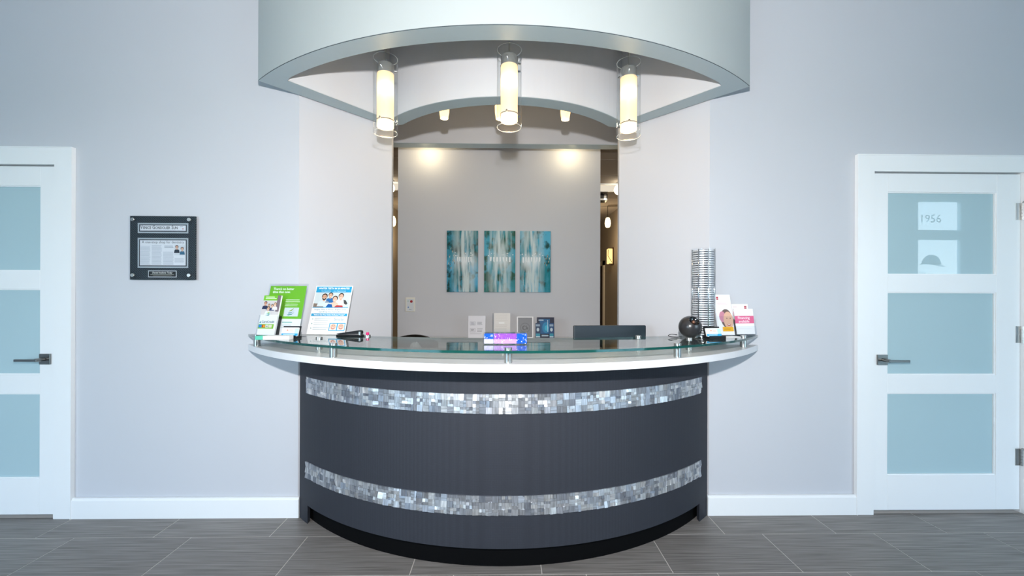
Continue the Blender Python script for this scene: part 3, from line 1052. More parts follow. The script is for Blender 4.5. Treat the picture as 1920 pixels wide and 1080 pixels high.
# green financing sign in a clear holder, with a pocket of brochures
gh = leaning('sign_holder', (-1.243, -0.150, GZ), math.radians(-9), 0, 'clear acrylic holder with green and white financing poster', 'sign holder')
tl = math.radians(15)
hb = MB().box(-0.12, 0.12, 0.0, 0.002, 0, 0.30).box(-0.12, 0.12, 0.006, 0.008, 0, 0.30).box(-0.12, 0.12, 0.0, 0.075, -0.002, 0.0, 0, Matrix.Rotation(tl, 4, 'X'))
lean(hb.build('acrylic_holder', M['acrylic'], gh), tl, 0.003)
s = Sheet(0.0035)
s.board(-0.112, 0.112, 0.003, 0.288, 0.001, 'F4F6F6')
s.rect(-0.112, 0.112, 0.098, 0.288, '76C02E')
s.text("There's no better", -0.092, 0.270, 0.019, 'F4FBEA', 2, 0.0005, 'LEFT', 0.95)
s.text("time than now.", -0.092, 0.252, 0.019, 'F4FBEA', 2, 0.0005, 'LEFT', 0.95)
s.lines(-0.002, 0.09, 0.19, 0.212, 2, 'E5F3D2', 2, 0.4, 0.1)
s.lines(-0.002, 0.08, 0.168, 0.186, 2, 'E5F3D2', 2, 0.35, 0.3)
s.rect(0.0, 0.088, 0.112, 0.162, 'D9E0E2', 2)
for k, (cc, dz) in enumerate((('3C9B8F', 0.0), ('2C8790', 0.01), ('A6C33A', 0.022))):
    s.poly([(0.02 + 0.006 * k, 0.122 + dz), (0.05, 0.126 + dz), (0.066 - 0.003 * k, 0.138 + dz), (0.05 - 0.002 * k, 0.120 + dz + 0.002), (0.03, 0.118 + dz)], cc, 3 + k)
s.lines(0.0, 0.07, 0.074, 0.083, 1, '8FC3B8', 2, 0.6)
s.lines(-0.005, 0.075, 0.045, 0.068, 2, 'C8D3D5', 2, 0.3)
lean(s.build('poster', gh), tl, 0.003)
# brochure pocket, two brochures inside it
pk = MB().box(-0.118, -0.002, -0.034, -0.032, 0, 0.11).box(-0.118, -0.002, -0.002, 0.0, 0, 0.20).box(-0.118, -0.116, -0.032, -0.002, 0, 0.11).box(-0.004, -0.002, -0.032, -0.002, 0, 0.11).box(-0.118, -0.002, -0.034, 0, -0.002, 0)
lean(pk.build('pocket', M['acrylic'], gh), tl, 0.003)
def brochure_at(base, name, loc, tilt, rz, label, sheet, cat='brochure', group=None):
    r = sheet.build(name)
    r.location = loc
    r.rotation_euler = Euler((-tilt, 0, rz), 'XYZ')
    tag(r, label, cat, group)
    return r
def gl_pt(root_loc, rz, tilt, p):
    return Matrix.Translation(root_loc) @ Matrix.Rotation(rz, 4, 'Z') @ Matrix.Rotation(-tilt, 4, 'X') @ Vector(p)
RL, RZ = (-1.243, -0.150, GZ + 0.003), math.radians(-9)
s = Sheet(0.0)
s.board(-0.0525, 0.0525, 0, 0.222, 0.010, 'F4F6F7')
s.rect(-0.0525, 0.0445, 0.193, 0.222, '76C02E')
s.rect(-0.0525, 0.0525, 0.112, 0.193, 'CFCBCB')
s.rect(0.032, 0.0525, 0.13, 0.222, '7E6F78', 2)
s.lines(-0.04, 0.03, 0.199, 0.217, 2, 'F0F8E4', 2, 0.4)
s.person(-0.034, 0.176, 0.0095, '2B2422', 'C98F74', '2A3352', 3)
s.person(-0.012, 0.164, 0.008, '3A2E2A', 'D8AD92', '9AA3B5', 3)
s.person(0.009, 0.162, 0.008, '2B211F', 'D8AD92', '3A4570', 4)
s.person(0.026, 0.170, 0.009, '8A6A4A', 'DDB59B', 'E6E2E4', 5)
s.person(-0.010, 0.146, 0.010, '2F2522', 'D8AD92', 'E2EEF0', 8)
for k, cc in enumerate(('2C8790', '3C9B8F', 'A6C33A')):
    s.poly([(-0.022 + 0.004 * k, 0.108 + 0.007 * k), (0.0, 0.112 + 0.007 * k), (0.008 - 0.002 * k, 0.119 + 0.007 * k), (0.0, 0.106 + 0.007 * k)], cc, 13 + k)
s.rect(-0.0525, 0.0525, 0.0, 0.112, 'F4F6F7', 2)
s.poly([(-0.051, 0.066), (-0.039, 0.066), (-0.043, 0.076)], '2C8790', 3)
s.text('CareCredit', -0.037, 0.072, 0.0165, '35606C', 3, 0.0003, 'LEFT')
s.rect(-0.0525, 0.040, 0.034, 0.06, '8CC63F', 3)
for k, cc in enumerate(('2E86D0', 'D9562A', 'E9E7DC', 'E8E2C8')):
    x0 = -0.050 + k * 0.0205
    s.rect(x0, x0 + 0.018, 0.040, 0.056, cc, 4)
s.ell(-0.0245, 0.048, 0.006, 0.006, 'C4161C', 5)
s.ell(-0.0175, 0.048, 0.006, 0.006, 'F5A623', 6)
s.lines(-0.006, 0.006, 0.044, 0.052, 1, '6A6A6A', 5, 0.5)
p = gl_pt(RL, RZ, tl, (-0.060, -0.030, 0.001))
brochure_at(None, 'brochure', p, tl, RZ, 'stack of white and green financing brochures with a family photo, in clear pocket', s)
# business cards, left
def card_holder(loc, rz, label, clabel, grp):
    r = empty('card_holder', loc, rz)
    tag(r, label, 'card holder', grp)
    MB().box(-0.05, 0.05, -0.022, 0.03, 0.0, 0.006).box(-0.05, 0.05, -0.024, -0.020, 0.0, 0.016).box(-0.052, -0.048, -0.022, 0.03, 0, 0.012).box(0.048, 0.052, -0.022, 0.03, 0, 0.012).build('tray', M['black'], r, 0.001)
    bk = MB().box(-0.05, 0.05, 0.0, 0.003, 0.0, 0.062)
    k = bk.build('back_plate', M['black'], r, 0.001)
    k.rotation_euler = (math.radians(-20), 0, 0)
    k.location = (0, 0.010, 0.004)
    s = Sheet(0.0)
    s.board(-0.0445, 0.0445, 0, 0.051, 0.008, 'F4F7F9')
    s.rect(-0.0445, 0.0445, 0.006, 0.018, '2FA6DC')
    s.rect(0.024, 0.0445, 0.018, 0.047, 'BFE2F2')
    s.poly([(-0.022, 0.033), (-0.010, 0.033), (-0.014, 0.04), (-0.018, 0.037)], 'E2702E', 2)
    s.lines(-0.006, 0.02, 0.030, 0.040, 2, 'D9A98C', 2, 0.4)
    s.lines(-0.035, 0.035, 0.008, 0.016, 1, 'D6EFFA', 2, 0.4)
    c = s.build('business_cards')
    tag(c, clabel, 'business card', grp + ', cards')
    c.matrix_world = Matrix.Translation(loc) @ Matrix.Rotation(rz, 4, 'Z') @ Matrix.Translation((0, -0.0005, 0.0075)) @ Matrix.Rotation(math.radians(-20), 4, 'X')
card_holder((-1.150, -0.222, GZ), math.radians(-4), 'black card holder between the green sign and the white sign', 'stack of white and blue business cards in front of the green sign', 'business card holders on the glass')
# white boxed pad lying on the glass
nb = empty('note_pad', (-1.195, -0.275, GZ), math.radians(3))
tag(nb, 'white block of paper with teal end lying flat at the glass edge', 'note pad')
MB().box(-0.045, 0.085, -0.03, 0.018, 0.0, 0.020).build('paper_block', flat('F2F3F3'), nb, 0.001)
MB().box(-0.083, -0.0455, -0.03, 0.018, 0.0, 0.020).build('teal_end', flat('5CC4A8'), nb, 0.001)
# black stapler, its nose to the left
stp = empty('stapler', (-0.862, -0.108, GZ), math.radians(-7))
tag(stp, 'black stapler lying behind the white counter sign', 'stapler')
MB().prism([(-0.085, -0.016), (0.065, -0.018), (0.065, 0.018), (-0.085, 0.016)], 0.0, 0.008).build('base', M['black'], stp, 0.002)
arm = MB().add([(-0.085, -0.012, 0.010), (0.062, -0.014, 0.014), (0.062, 0.014, 0.014), (-0.085, 0.012, 0.010), (-0.085, -0.010, 0.014), (0.05, -0.012, 0.034), (0.05, 0.012, 0.034), (-0.085, 0.010, 0.014), (0.062, -0.012, 0.030), (0.062, 0.012, 0.030)],
               [(3, 2, 1, 0), (4, 5, 6, 7), (0, 1, 8, 5, 4), (3, 7, 6, 9, 2), (0, 4, 7, 3), (5, 8, 9, 6), (1, 2, 9, 8)])
arm.build('arm', M['black'], stp, 0.002)
MB().box(0.048, 0.058, -0.015, 0.015, 0.008, 0.026).build('hinge', M['dark_steel'], stp)
tag(MB().lathe([(0.0, 0.0), (0.0075, 0.0), (0.0085, 0.002), (0.0085, 0.011), (0.007, 0.0135), (0.0, 0.0135)], 24, (-0.768, -0.125, 1.0762)).build('bottle_cap', flat('D8206E')), 'small magenta cap sitting on a rear steel standoff', 'cap')

# ------------------------------------------------------------------ gel box in the middle
gb = empty('gel_toy', (0.0, -0.47, GZ), math.radians(1))
tag(gb, 'clear gel box with blue ends and purple middle on the glass', 'desk toy')
MB().box(-0.106, 0.106, -0.026, 0.026, 0.0, 0.056).build('case', M['acrylic'], gb, 0.008, 3)
def gel(name, x0, x1, col, z0=0.004, z1=0.052, em=0.25):
    m = principled(name, col, 0.12, coat=0.6)
    B(m).inputs['Transmission Weight'].default_value = 0.35
    noise_vary(m, 60, 0.45)
    return MB().box(x0, x1, -0.022, 0.022, z0, z1)
bl, pu, wh = principled('blue_gel', '1558D8', 0.1, coat=0.8), principled('purple_gel', '9A55D0', 0.1, coat=0.8), principled('milky_gel', 'D9D6F6', 0.15, coat=0.8)
for m_ in (bl, pu, wh):
    noise_vary(m_, 90, 0.5)
g1 = gel('g', -0.101, -0.056, '1558D8', 0.026).build('gel', bl, gb, 0.003); g1['label'] = 'deep blue gel'
g2 = gel('g', -0.101, -0.056, 'D9D6F6', 0.004, 0.026).build('gel', wh, gb, 0.003); g2['label'] = 'milky pale gel'
g3 = gel('g', -0.055, 0.052, '9A55D0', 0.004, 0.026).build('gel', principled('lilac_gel', 'C79BE8', 0.1, coat=0.8), gb, 0.003); g3['label'] = 'lilac gel'
g4 = gel('g', -0.055, 0.052, '9A55D0', 0.026, 0.052).build('gel', pu, gb, 0.003); g4['label'] = 'purple gel'
g5 = gel('g', 0.053, 0.101, '1558D8').build('gel', bl, gb, 0.003); g5['label'] = 'deep blue gel'
bub = MB()
for i in range(70):
    bub.sphere((random.uniform(-0.098, 0.098), -0.0225, random.uniform(0.006, 0.051)), random.uniform(0.0008, 0.0024), 8, 6, sc=(1, 0.4, 1))
bo = bub.build('bubbles', principled('bubble', 'E6E2FF', 0.1), gb)
bo['kind'] = 'stuff'

# ================================================================== ITEMS ON THE LEDGE, RIGHT
tw = empty('ring_tower', (1.137, -0.078, GZ))
tag(tw, 'tall cylinder of stacked chrome rings behind the black ball', 'ring tower')
MB().lathe([(0.0, 0.0), (0.062, 0.0), (0.062, 0.008), (0.0, 0.008)], 40).build('base', M['chrome'], tw)
MB().lathe([(0.040, 0.008), (0.040, 0.495), (0.0, 0.495)], 32).build('core', principled('dark_core', '303137', 0.3, metal=0.4), tw)
rm = MB().lathe([(0.041, 0.0), (0.0565, 0.0), (0.058, 0.0012), (0.058, 0.0062), (0.0565, 0.0074), (0.041, 0.0074)], 36, close=True).mesh('ring', principled('bright_ring_metal', 'F4F5F7', 0.25, metal=0.3))
for k in range(38):
    o = bpy.data.objects.new('ring', rm)
    COL.objects.link(o)
    o.location = (0, 0, 0.012 + k * 0.01275)
    o.parent = tw
for k in range(7):
    a = 2 * PI * k / 7 + 0.25
    MB().tube([(0.0585 * math.cos(a), 0.0585 * math.sin(a), 0.008), (0.0585 * math.cos(a), 0.0585 * math.sin(a), 0.497)], 0.0035, 8).build('rod', M['chrome'], tw)
MB().lathe([(0.0645, 0.008), (0.0645, 0.502), (0.0630, 0.502), (0.0630, 0.008)], 44, close=True).build('tube', M['acrylic'], tw)

bal = empty('ball_speaker', (1.022, -0.166, GZ), math.radians(8))
tag(bal, 'black ball with glossy hollow face in front of the ring tower', 'speaker')
R = 0.0605
prof = [(0.0, 0.0)]
b = MB()
pr = []
for i in range(0, 19):
    a = -PI / 2 + i / 18 * (PI / 2 + math.radians(62))
    pr.append((R * math.cos(a), R * math.sin(a)))
rim_r, rim_z = pr[-1]
mxb = Matrix.Translation((0, 0, R)) @ Matrix.Rotation(math.radians(48), 4, 'X') @ Matrix.Rotation(math.radians(0), 4, 'Y')
b.lathe([(max(r, 0.0), z) for r, z in pr], 40, mx=mxb)
b.build('shell', principled('satin_black', '2B2A2D', 0.3, coat=0.3), bal)
dish = MB().lathe([(rim_r, rim_z), (rim_r * 0.93, rim_z - 0.003), (rim_r * 0.7, rim_z - 0.011), (rim_r * 0.35, rim_z - 0.017), (0.0, rim_z - 0.018)], 40, mx=mxb)
dish.build('face_dish', M['black_gloss'], bal)
MB().sphere((0, 0, rim_z - 0.012), 0.0105, 18, 10, mx=mxb).build('lens', principled('bronze_lens', '8A6250', 0.2, metal=0.6), bal)
cb = MB().tube([(-0.04, 0.02, 0.004), (-0.075, 0.01, 0.003), (-0.112, 0.005, 0.006), (-0.118, 0.02, 0.012), (-0.09, 0.035, 0.017), (-0.05, 0.045, 0.012)], 0.0018, 8, smooth=6)
cb.build('cable', M['black'], bal)
card_holder((1.140, -0.205, GZ), math.radians(10), 'black card holder beside the ring tower', 'stack of white and blue business cards beside the ring tower', 'business card holders on the glass')

bh = empty('brochure_holder', (1.262, -0.105, GZ), math.radians(6))
tag(bh, 'clear brochure holder beside the ring tower', 'brochure holder')
tl2 = math.radians(12)
lean(MB().box(-0.054, 0.054, 0.012, 0.014, 0, 0.21).box(-0.054, 0.054, -0.014, -0.012, 0, 0.11).box(-0.054, -0.052, -0.012, 0.012, 0, 0.13).box(0.052, 0.054, -0.012, 0.012, 0, 0.13).build('pocket', M['acrylic'], bh), tl2, 0.007)
MB().box(-0.054, 0.054, -0.045, 0.03, 0.0, 0.0035).build('base', flat('EDEFF0'), bh, 0.001)
s = Sheet(0.0)
s.board(-0.051, 0.051, 0, 0.235, 0.006, 'F3F3F4')
s.rect(-0.036, -0.024, 0.205, 0.222, 'B8243C')
s.rect(-0.036, -0.024, 0.212, 0.214, 'F3F3F4', 2)
s.lines(-0.035, 0.035, 0.175, 0.192, 3, 'E8BFC4', 2, 0.3)
s.ell(0.012, 0.095, 0.036, 0.055, '6E5A55', 1)
s.ell(-0.012, 0.105, 0.02, 0.032, 'C9879A', 2)
s.ell(0.022, 0.085, 0.030, 0.05, 'DDB096', 3)
s.ell(0.022, 0.058, 0.011, 0.006, 'B4594F', 4)
s.ell(0.022, 0.06, 0.008, 0.002, 'FFFFFF', 5)
for d in (-0.009, 0.012):
    s.ell(0.022 + d, 0.096, 0.004, 0.0022, '4A342C', 4, n=10)
s.rect(-0.02, 0.046, 0.02, 0.046, 'F0B21E', 6)
s.lines(-0.012, 0.036, 0.026, 0.040, 1, 'D69A12', 7, 0.4)
p = gl_pt((1.262, -0.105, GZ + 0.008), math.radians(6), tl2, (0, 0.002, 0.002))
brochure_at(None, 'brochure', p, tl2, math.radians(6), 'tall white brochure with a face and yellow box, beside ring tower', s)

ph = empty('leaflet_holder', (1.386, -0.056, GZ), math.radians(9))
tag(ph, 'clear leaflet holder at the right tip of the glass', 'leaflet holder')
tl3 = math.radians(8)
lean(MB().box(-0.068, 0.068, 0.010, 0.012, 0, 0.15).box(-0.068, 0.068, -0.026, -0.024, 0, 0.05).box(-0.068, -0.066, -0.024, 0.010, 0, 0.09).box(0.066, 0.068, -0.024, 0.010, 0, 0.09).box(-0.068, 0.068, -0.026, 0.012, -0.002, 0.0).build('pocket', M['acrylic'], ph), tl3, 0.006)
s = Sheet(0.0)
s.board(-0.058, 0.05, 0, 0.178, 0.004, 'F6F5F6')
s.lines(-0.05, -0.02, 0.155, 0.165, 1, 'E7C9CF', 2, 0.3)
s.rect(0.025, 0.04, 0.150, 0.166, 'B8243C')
s.rect(0.025, 0.04, 0.157, 0.159, 'F6F5F6', 2)
s.rect(-0.05, 0.045, 0.106, 0.134, 'D9648C')
p = gl_pt((1.386, -0.056, GZ + 0.007), math.radians(9), tl3, (0, 0.004, 0.002))
brochure_at(None, 'leaflet', p, tl3, math.radians(9), 'rear white leaflet with a pink stripe and small red logo', s)
s = Sheet(0.0)
s.board(-0.062, 0.062, 0, 0.148, 0.004, 'F7F6F7')
s.rect(-0.062, 0.062, 0.062, 0.106, 'E0658F')
s.text('Financing', -0.004, 0.094, 0.021, 'FBE6EE', 2, 0.0004)
s.text('available', -0.004, 0.074, 0.021, 'FBE6EE', 2, 0.0004)
s.lines(-0.05, 0.05, 0.012, 0.05, 1, 'EFEBED', 2, 0.1)
p = gl_pt((1.386, -0.056, GZ + 0.007), math.radians(9), tl3, (0.002, -0.016, 0.002))
brochure_at(None, 'leaflet', p, tl3, math.radians(9), 'front white leaflet with a pink financing band', s)

# ================================================================== BEHIND THE COUNTER
mo = empty('computer_monitor', (0.655, 0.13, 0.75), math.radians(4))
tag(mo, 'dark computer monitor seen from behind the counter on the right', 'monitor')
MB().box(-0.232, 0.232, 0.0, 0.022, 0.085, 0.362).build('back_shell', principled('monitor_shell', '26333D', 0.4), mo, 0.006, 3)
MB().box(-0.228, 0.228, 0.0222, 0.026, 0.09, 0.357).build('screen', M['black_gloss'], mo)
MB().box(-0.03, 0.03, -0.02, 0.0, 0.02, 0.22).build('neck', M['black'], mo, 0.004)
MB().prism([(0.11 * math.cos(2 * PI * i / 24), 0.08 * math.sin(2 * PI * i / 24)) for i in range(24)], 0.0, 0.02).build('foot', M['black'], mo, 0.003)
tb = empty('tissue_box', (-0.575, 0.2, 0.75))
tag(tb, 'white tissue box behind the glass on the left', 'tissue box')
MB().box(-0.06, 0.06, -0.06, 0.06, 0.0, 0.15).build('box', flat('DDE3E6'), tb, 0.003)
ts = MB()
rr = random.Random(3)
rings, sg_ = 7, 20
vs = []
for i in range(rings):
    t = i / (rings - 1)
    for k in range(sg_):
        a = 2 * PI * k / sg_
        r = (0.045 + 0.012 * math.sin(3 * a + t * 3) * (1 - t)) * (1 - 0.65 * t ** 1.6) * (1 + 0.18 * rr.uniform(-1, 1))
        vs.append((r * math.cos(a) * (1 + 0.3 * t), r * math.sin(a) * 0.7, 0.149 + 0.095 * t + 0.012 * rr.uniform(-1, 1) * t))
fs = [(i * sg_ + k, i * sg_ + (k + 1) % sg_, (i + 1) * sg_ + (k + 1) % sg_, (i + 1) * sg_ + k) for i in range(rings - 1) for k in range(sg_)] + [tuple((rings - 1) * sg_ + k for k in range(sg_))]
ts.add(vs, fs, 0, True)
ts.build('tissue', flat('F1F5F6'), tb)

ch = empty('office_chair', (-0.80, 0.80, 0.0), math.radians(170))
tag(ch, 'black office chair, only the top of its back showing', 'chair')
bk = MB()
vs = []
for i in range(13):
    x = -0.21 + 0.42 * i / 12
    for z in (0.52, 0.60, 0.8, 0.905, 0.945):
        top = 0.055 * (x / 0.21) ** 2 * (1 if z > 0.85 else 0)
        vs.append((x, -0.23 + 0.04 * (1 - (x / 0.21) ** 2) * 0 + 0.06 * (x / 0.21) ** 2, z + 0.02 - top))
n = 5
bk.add(vs, [(i * n + k, (i + 1) * n + k, (i + 1) * n + k + 1, i * n + k + 1) for i in range(12) for k in range(n - 1)], 0, True)
bo = bk.build('backrest', principled('black_leather', '15130F', 0.45), ch)
sm = bo.modifiers.new('solid', 'SOLIDIFY'); sm.thickness = 0.04; sm.offset = 0
MB().box(-0.23, 0.23, -0.22, 0.22, 0.43, 0.5).build('seat', principled('black_leather', '15130F', 0.45), ch, 0.03, 3)
MB().tube([(0, 0, 0.1), (0, 0, 0.43)], 0.03, 14).build('gas_lift', M['dark_steel'], ch)
MB().box(-0.03, 0.03, -0.26, -0.2, 0.44, 0.56).build('back_bracket', M['black'], ch)
for k in range(5):
    a = 2 * PI * k / 5
    lg = MB().tube([(0, 0, 0.11), (0.26 * math.cos(a), 0.26 * math.sin(a), 0.075)], [0.028, 0.018], 10).build('leg', M['black'], ch)
    MB().lathe([(0.0, -0.012), (0.028, -0.012), (0.028, 0.012), (0.0, 0.012)], 16, mx=Matrix.Translation((0.26 * math.cos(a), 0.26 * math.sin(a), 0.0285)) @ Matrix.Rotation(a, 4, 'Z') @ Matrix.Rotation(PI / 2, 4, 'X')).build('caster', M['black'], lg)

# credenza with signs against the partition
cr = empty('credenza', (-0.06, 1.6, 0))
tag(cr, 'low pale cabinet against the partition behind the desk', 'cabinet')
MB().box(-0.95, 0.95, -0.2, 0.23, 0.08, 0.835).build('body', M['ctop_face'], cr, 0.002)
MB().box(-0.97, 0.97, -0.23, 0.235, 0.835, 0.865).build('top', M['ctop'], cr, 0.002)
MB().box(-0.93, 0.93, -0.16, 0.2, 0.0, 0.08).build('plinth', M['toe'], cr)
for k in range(4):
    x0 = -0.94 + k * 0.47
    d_ = MB().box(x0 + 0.006, x0 + 0.464, -0.216, -0.201, 0.09, 0.825).build('door', M['ctop'], cr, 0.002)
    MB().tube([(x0 + 0.05, -0.236, 0.62), (x0 + 0.05, -0.236, 0.78)], 0.005, 8).tube([(x0 + 0.05, -0.236, 0.64), (x0 + 0.05, -0.216, 0.64)], 0.004, 8).tube([(x0 + 0.05, -0.236, 0.76), (x0 + 0.05, -0.216, 0.76)], 0.004, 8).build('handle', M['steel'], d_)
CZ = 0.8655
def desk_sign(name, x, w_, h_, label, cat, fill, base=True):
    x, w_, h_ = x * 1.06, w_ * 1.06, h_ * 1.06
    r = empty(name, (x, 1.57, CZ))
    tag(r, label, cat)
    s = Sheet(0.0)
    fill(s, w_, h_)
    o = s.build('sheet', r)
    lean(o, math.radians(6), 0.013)
    if base:
        MB().box(-w_ / 2 - 0.004, w_ / 2 + 0.004, -0.012, 0.04, 0.0, 0.013).build('base', M['black'], r, 0.002)
    return r
def f1(s, w_, h_):
    s.board(-w_ / 2, w_ / 2, 0, h_, 0.003, 'E3E3EA')
    for zz in (0.66, 0.36):
        s.rect(-w_ * 0.4, -w_ * 0.08, h_ * (zz - 0.09), h_ * (zz + 0.08), 'B9BAC2')
        s.rect(-w_ * 0.38, -w_ * 0.1, h_ * (zz - 0.075), h_ * (zz + 0.065), 'D9D9E1', 2)
        s.lines(-w_ * 0.34, -w_ * 0.14, h_ * (zz - 0.05), h_ * (zz + 0.05), 2, '85868F', 3, 0.4)
        s.lines(w_ * 0.02, w_ * 0.36, h_ * (zz - 0.08), h_ * (zz + 0.08), 3, '8E8F98', 2, 0.35)
    s.lines(-w_ * 0.4, w_ * 0.36, h_ * 0.17, h_ * 0.24, 2, 'A3A4AC', 2, 0.25)
desk_sign('notice_sign', -0.265, 0.158, 0.205, 'white printed notice on black foot, leftmost sign on the cabinet', 'sign', f1)
def f2(s, w_, h_):
    s.board(-w_ / 2, w_ / 2, 0, h_, 0.003, 'E5E2DE')
    s.rect(-w_ * 0.2, w_ * 0.14, h_ * 0.58, h_ * 0.63, 'F8F8F6')
    s.lines(-w_ * 0.42, w_ * 0.4, h_ * 0.3, h_ * 0.55, 4, 'CFCBC6', 2, 0.2)
    s.lines(-w_ * 0.42, w_ * 0.4, h_ * 0.66, h_ * 0.95, 4, 'D8D4CF', 2, 0.2)
ns = desk_sign('notice_sign', -0.032, 0.150, 0.232, 'cream notice in clear holder, second sign on the cabinet', 'sign', f2)
lean(MB().box(-0.094, 0.078, -0.008, -0.006, 0, 0.245).box(-0.094, -0.09, -0.008, 0.03, 0, 0.245).build('acrylic_sleeve', M['acrylic'], ns), math.radians(11), 0.013)
def f3(s, w_, h_):
    s.board(-w_ / 2, w_ / 2, 0, h_, 0.004, 'F0F0F2')
    s.rect(-w_ * 0.43, w_ * 0.43, h_ * 0.05, h_ * 0.95, '85878C')
    s.ell(0, h_ * 0.48, w_ * 0.3, w_ * 0.3, '75777C', 2, n=28)
    s.ell(0, h_ * 0.48, w_ * 0.26, w_ * 0.26, '85878C', 3, n=28)
    s.ell(-w_ * 0.05, h_ * 0.48, w_ * 0.13, w_ * 0.14, '6A6C71', 4, n=20)
    s.ell(-w_ * 0.02, h_ * 0.48, w_ * 0.08, w_ * 0.09, '85878C', 5, n=20)
    s.rect(w_ * 0.06, w_ * 0.1, h_ * 0.42, h_ * 0.58, '6A6C71', 6)
    s.ell(w_ * 0.12, h_ * 0.455, w_ * 0.07, w_ * 0.07, '6A6C71', 5)
desk_sign('framed_emblem', 0.181, 0.152, 0.200, 'grey framed card with round emblem, white border, on the cabinet', 'picture frame', f3)
br_ = empty('brochure_rack', (0.387, 1.55, CZ))
br_.scale = (1.06, 1.06, 1.06)
tag(br_, 'dark blue brochure rack, rightmost on the cabinet', 'brochure rack')
s = Sheet(0.0)
s.board(-0.075, 0.085, 0.0, 0.205, 0.006, '14203C')
s.rect(-0.05, 0.045, 0.045, 0.19, '0F5E92')
s.ell(0.01, 0.11, 0.036, 0.05, '1786B4', 2)
s.ell(0.014, 0.105, 0.018, 0.026, '38B4D4', 3)
s.rect(0.022, 0.027, 0.07, 0.18, 'C8E4F2', 4)
s.lines(-0.06, -0.005, 0.172, 0.186, 1, 'C9DCE8', 4, 0.5)
lean(s.build('back_panel', br_), math.radians(8), 0.002)
for x0, x1, cc in ((-0.09, -0.045, '1B3A5E'), (0.035, 0.078, '17487A')):
    s = Sheet(-0.02)
    s.board(x0, x1, 0.0, 0.15, 0.012, cc)
    s.rect(x0 + 0.004, x1 - 0.004, 0.12, 0.14, '8FA6BC')
    s.ell((x0 + x1) / 2, 0.09, 0.012, 0.017, 'BFD2DC', 2)
    s.rect(x0 + 0.004, x1 - 0.004, 0.028, 0.055, '2A8FA8')
    s.rect(x0 + 0.004, x1 - 0.004, 0.02, 0.028, 'DDE6EA', 2)
    lean(s.build('leaflet_pocket', br_), math.radians(8), 0.002)
MB().box(-0.045, 0.035, -0.03, 0.02, 0.0, 0.055).build('front_box', principled('navy_card', '121C34', 0.4), br_, 0.002)
s = Sheet(-0.0305)
s.rect(-0.035, 0.026, 0.034, 0.048, 'A9BCCB', 1)
s.build('front_label', br_)

# control panel on the partition
cpn = empty('wall_panel', (-0.992, 1.85, 1.198))
tag(cpn, 'small white wall panel with red button on the partition', 'control panel')
MB().box(-0.049, 0.049, -0.018, 0.0, -0.074, 0.074).build('housing', flat('E4E2D8'), cpn, 0.003)
MB().box(-0.036, 0.038, -0.021, -0.018, -0.066, 0.058).build('face_plate', flat('D6DCE2'), cpn, 0.001)
MB().lathe([(0.0, 0.0), (0.014, 0.0), (0.013, 0.007), (0.0, 0.008)], 24, mx=Matrix.Translation((0.014, -0.021, 0.032)) @ Matrix.Rotation(PI / 2, 4, 'X')).build('red_button', flat('A83238'), cpn)
s = Sheet(-0.0212)
s.ell(-0.02, 0.036, 0.006, 0.008, 'A8C8BC', 1)
s.ell(-0.018, -0.028, 0.006, 0.007, '3A78C0', 1)
s.rect(-0.012, 0.016, -0.052, -0.047, '7D8A99', 1)
s.build('markings', cpn)

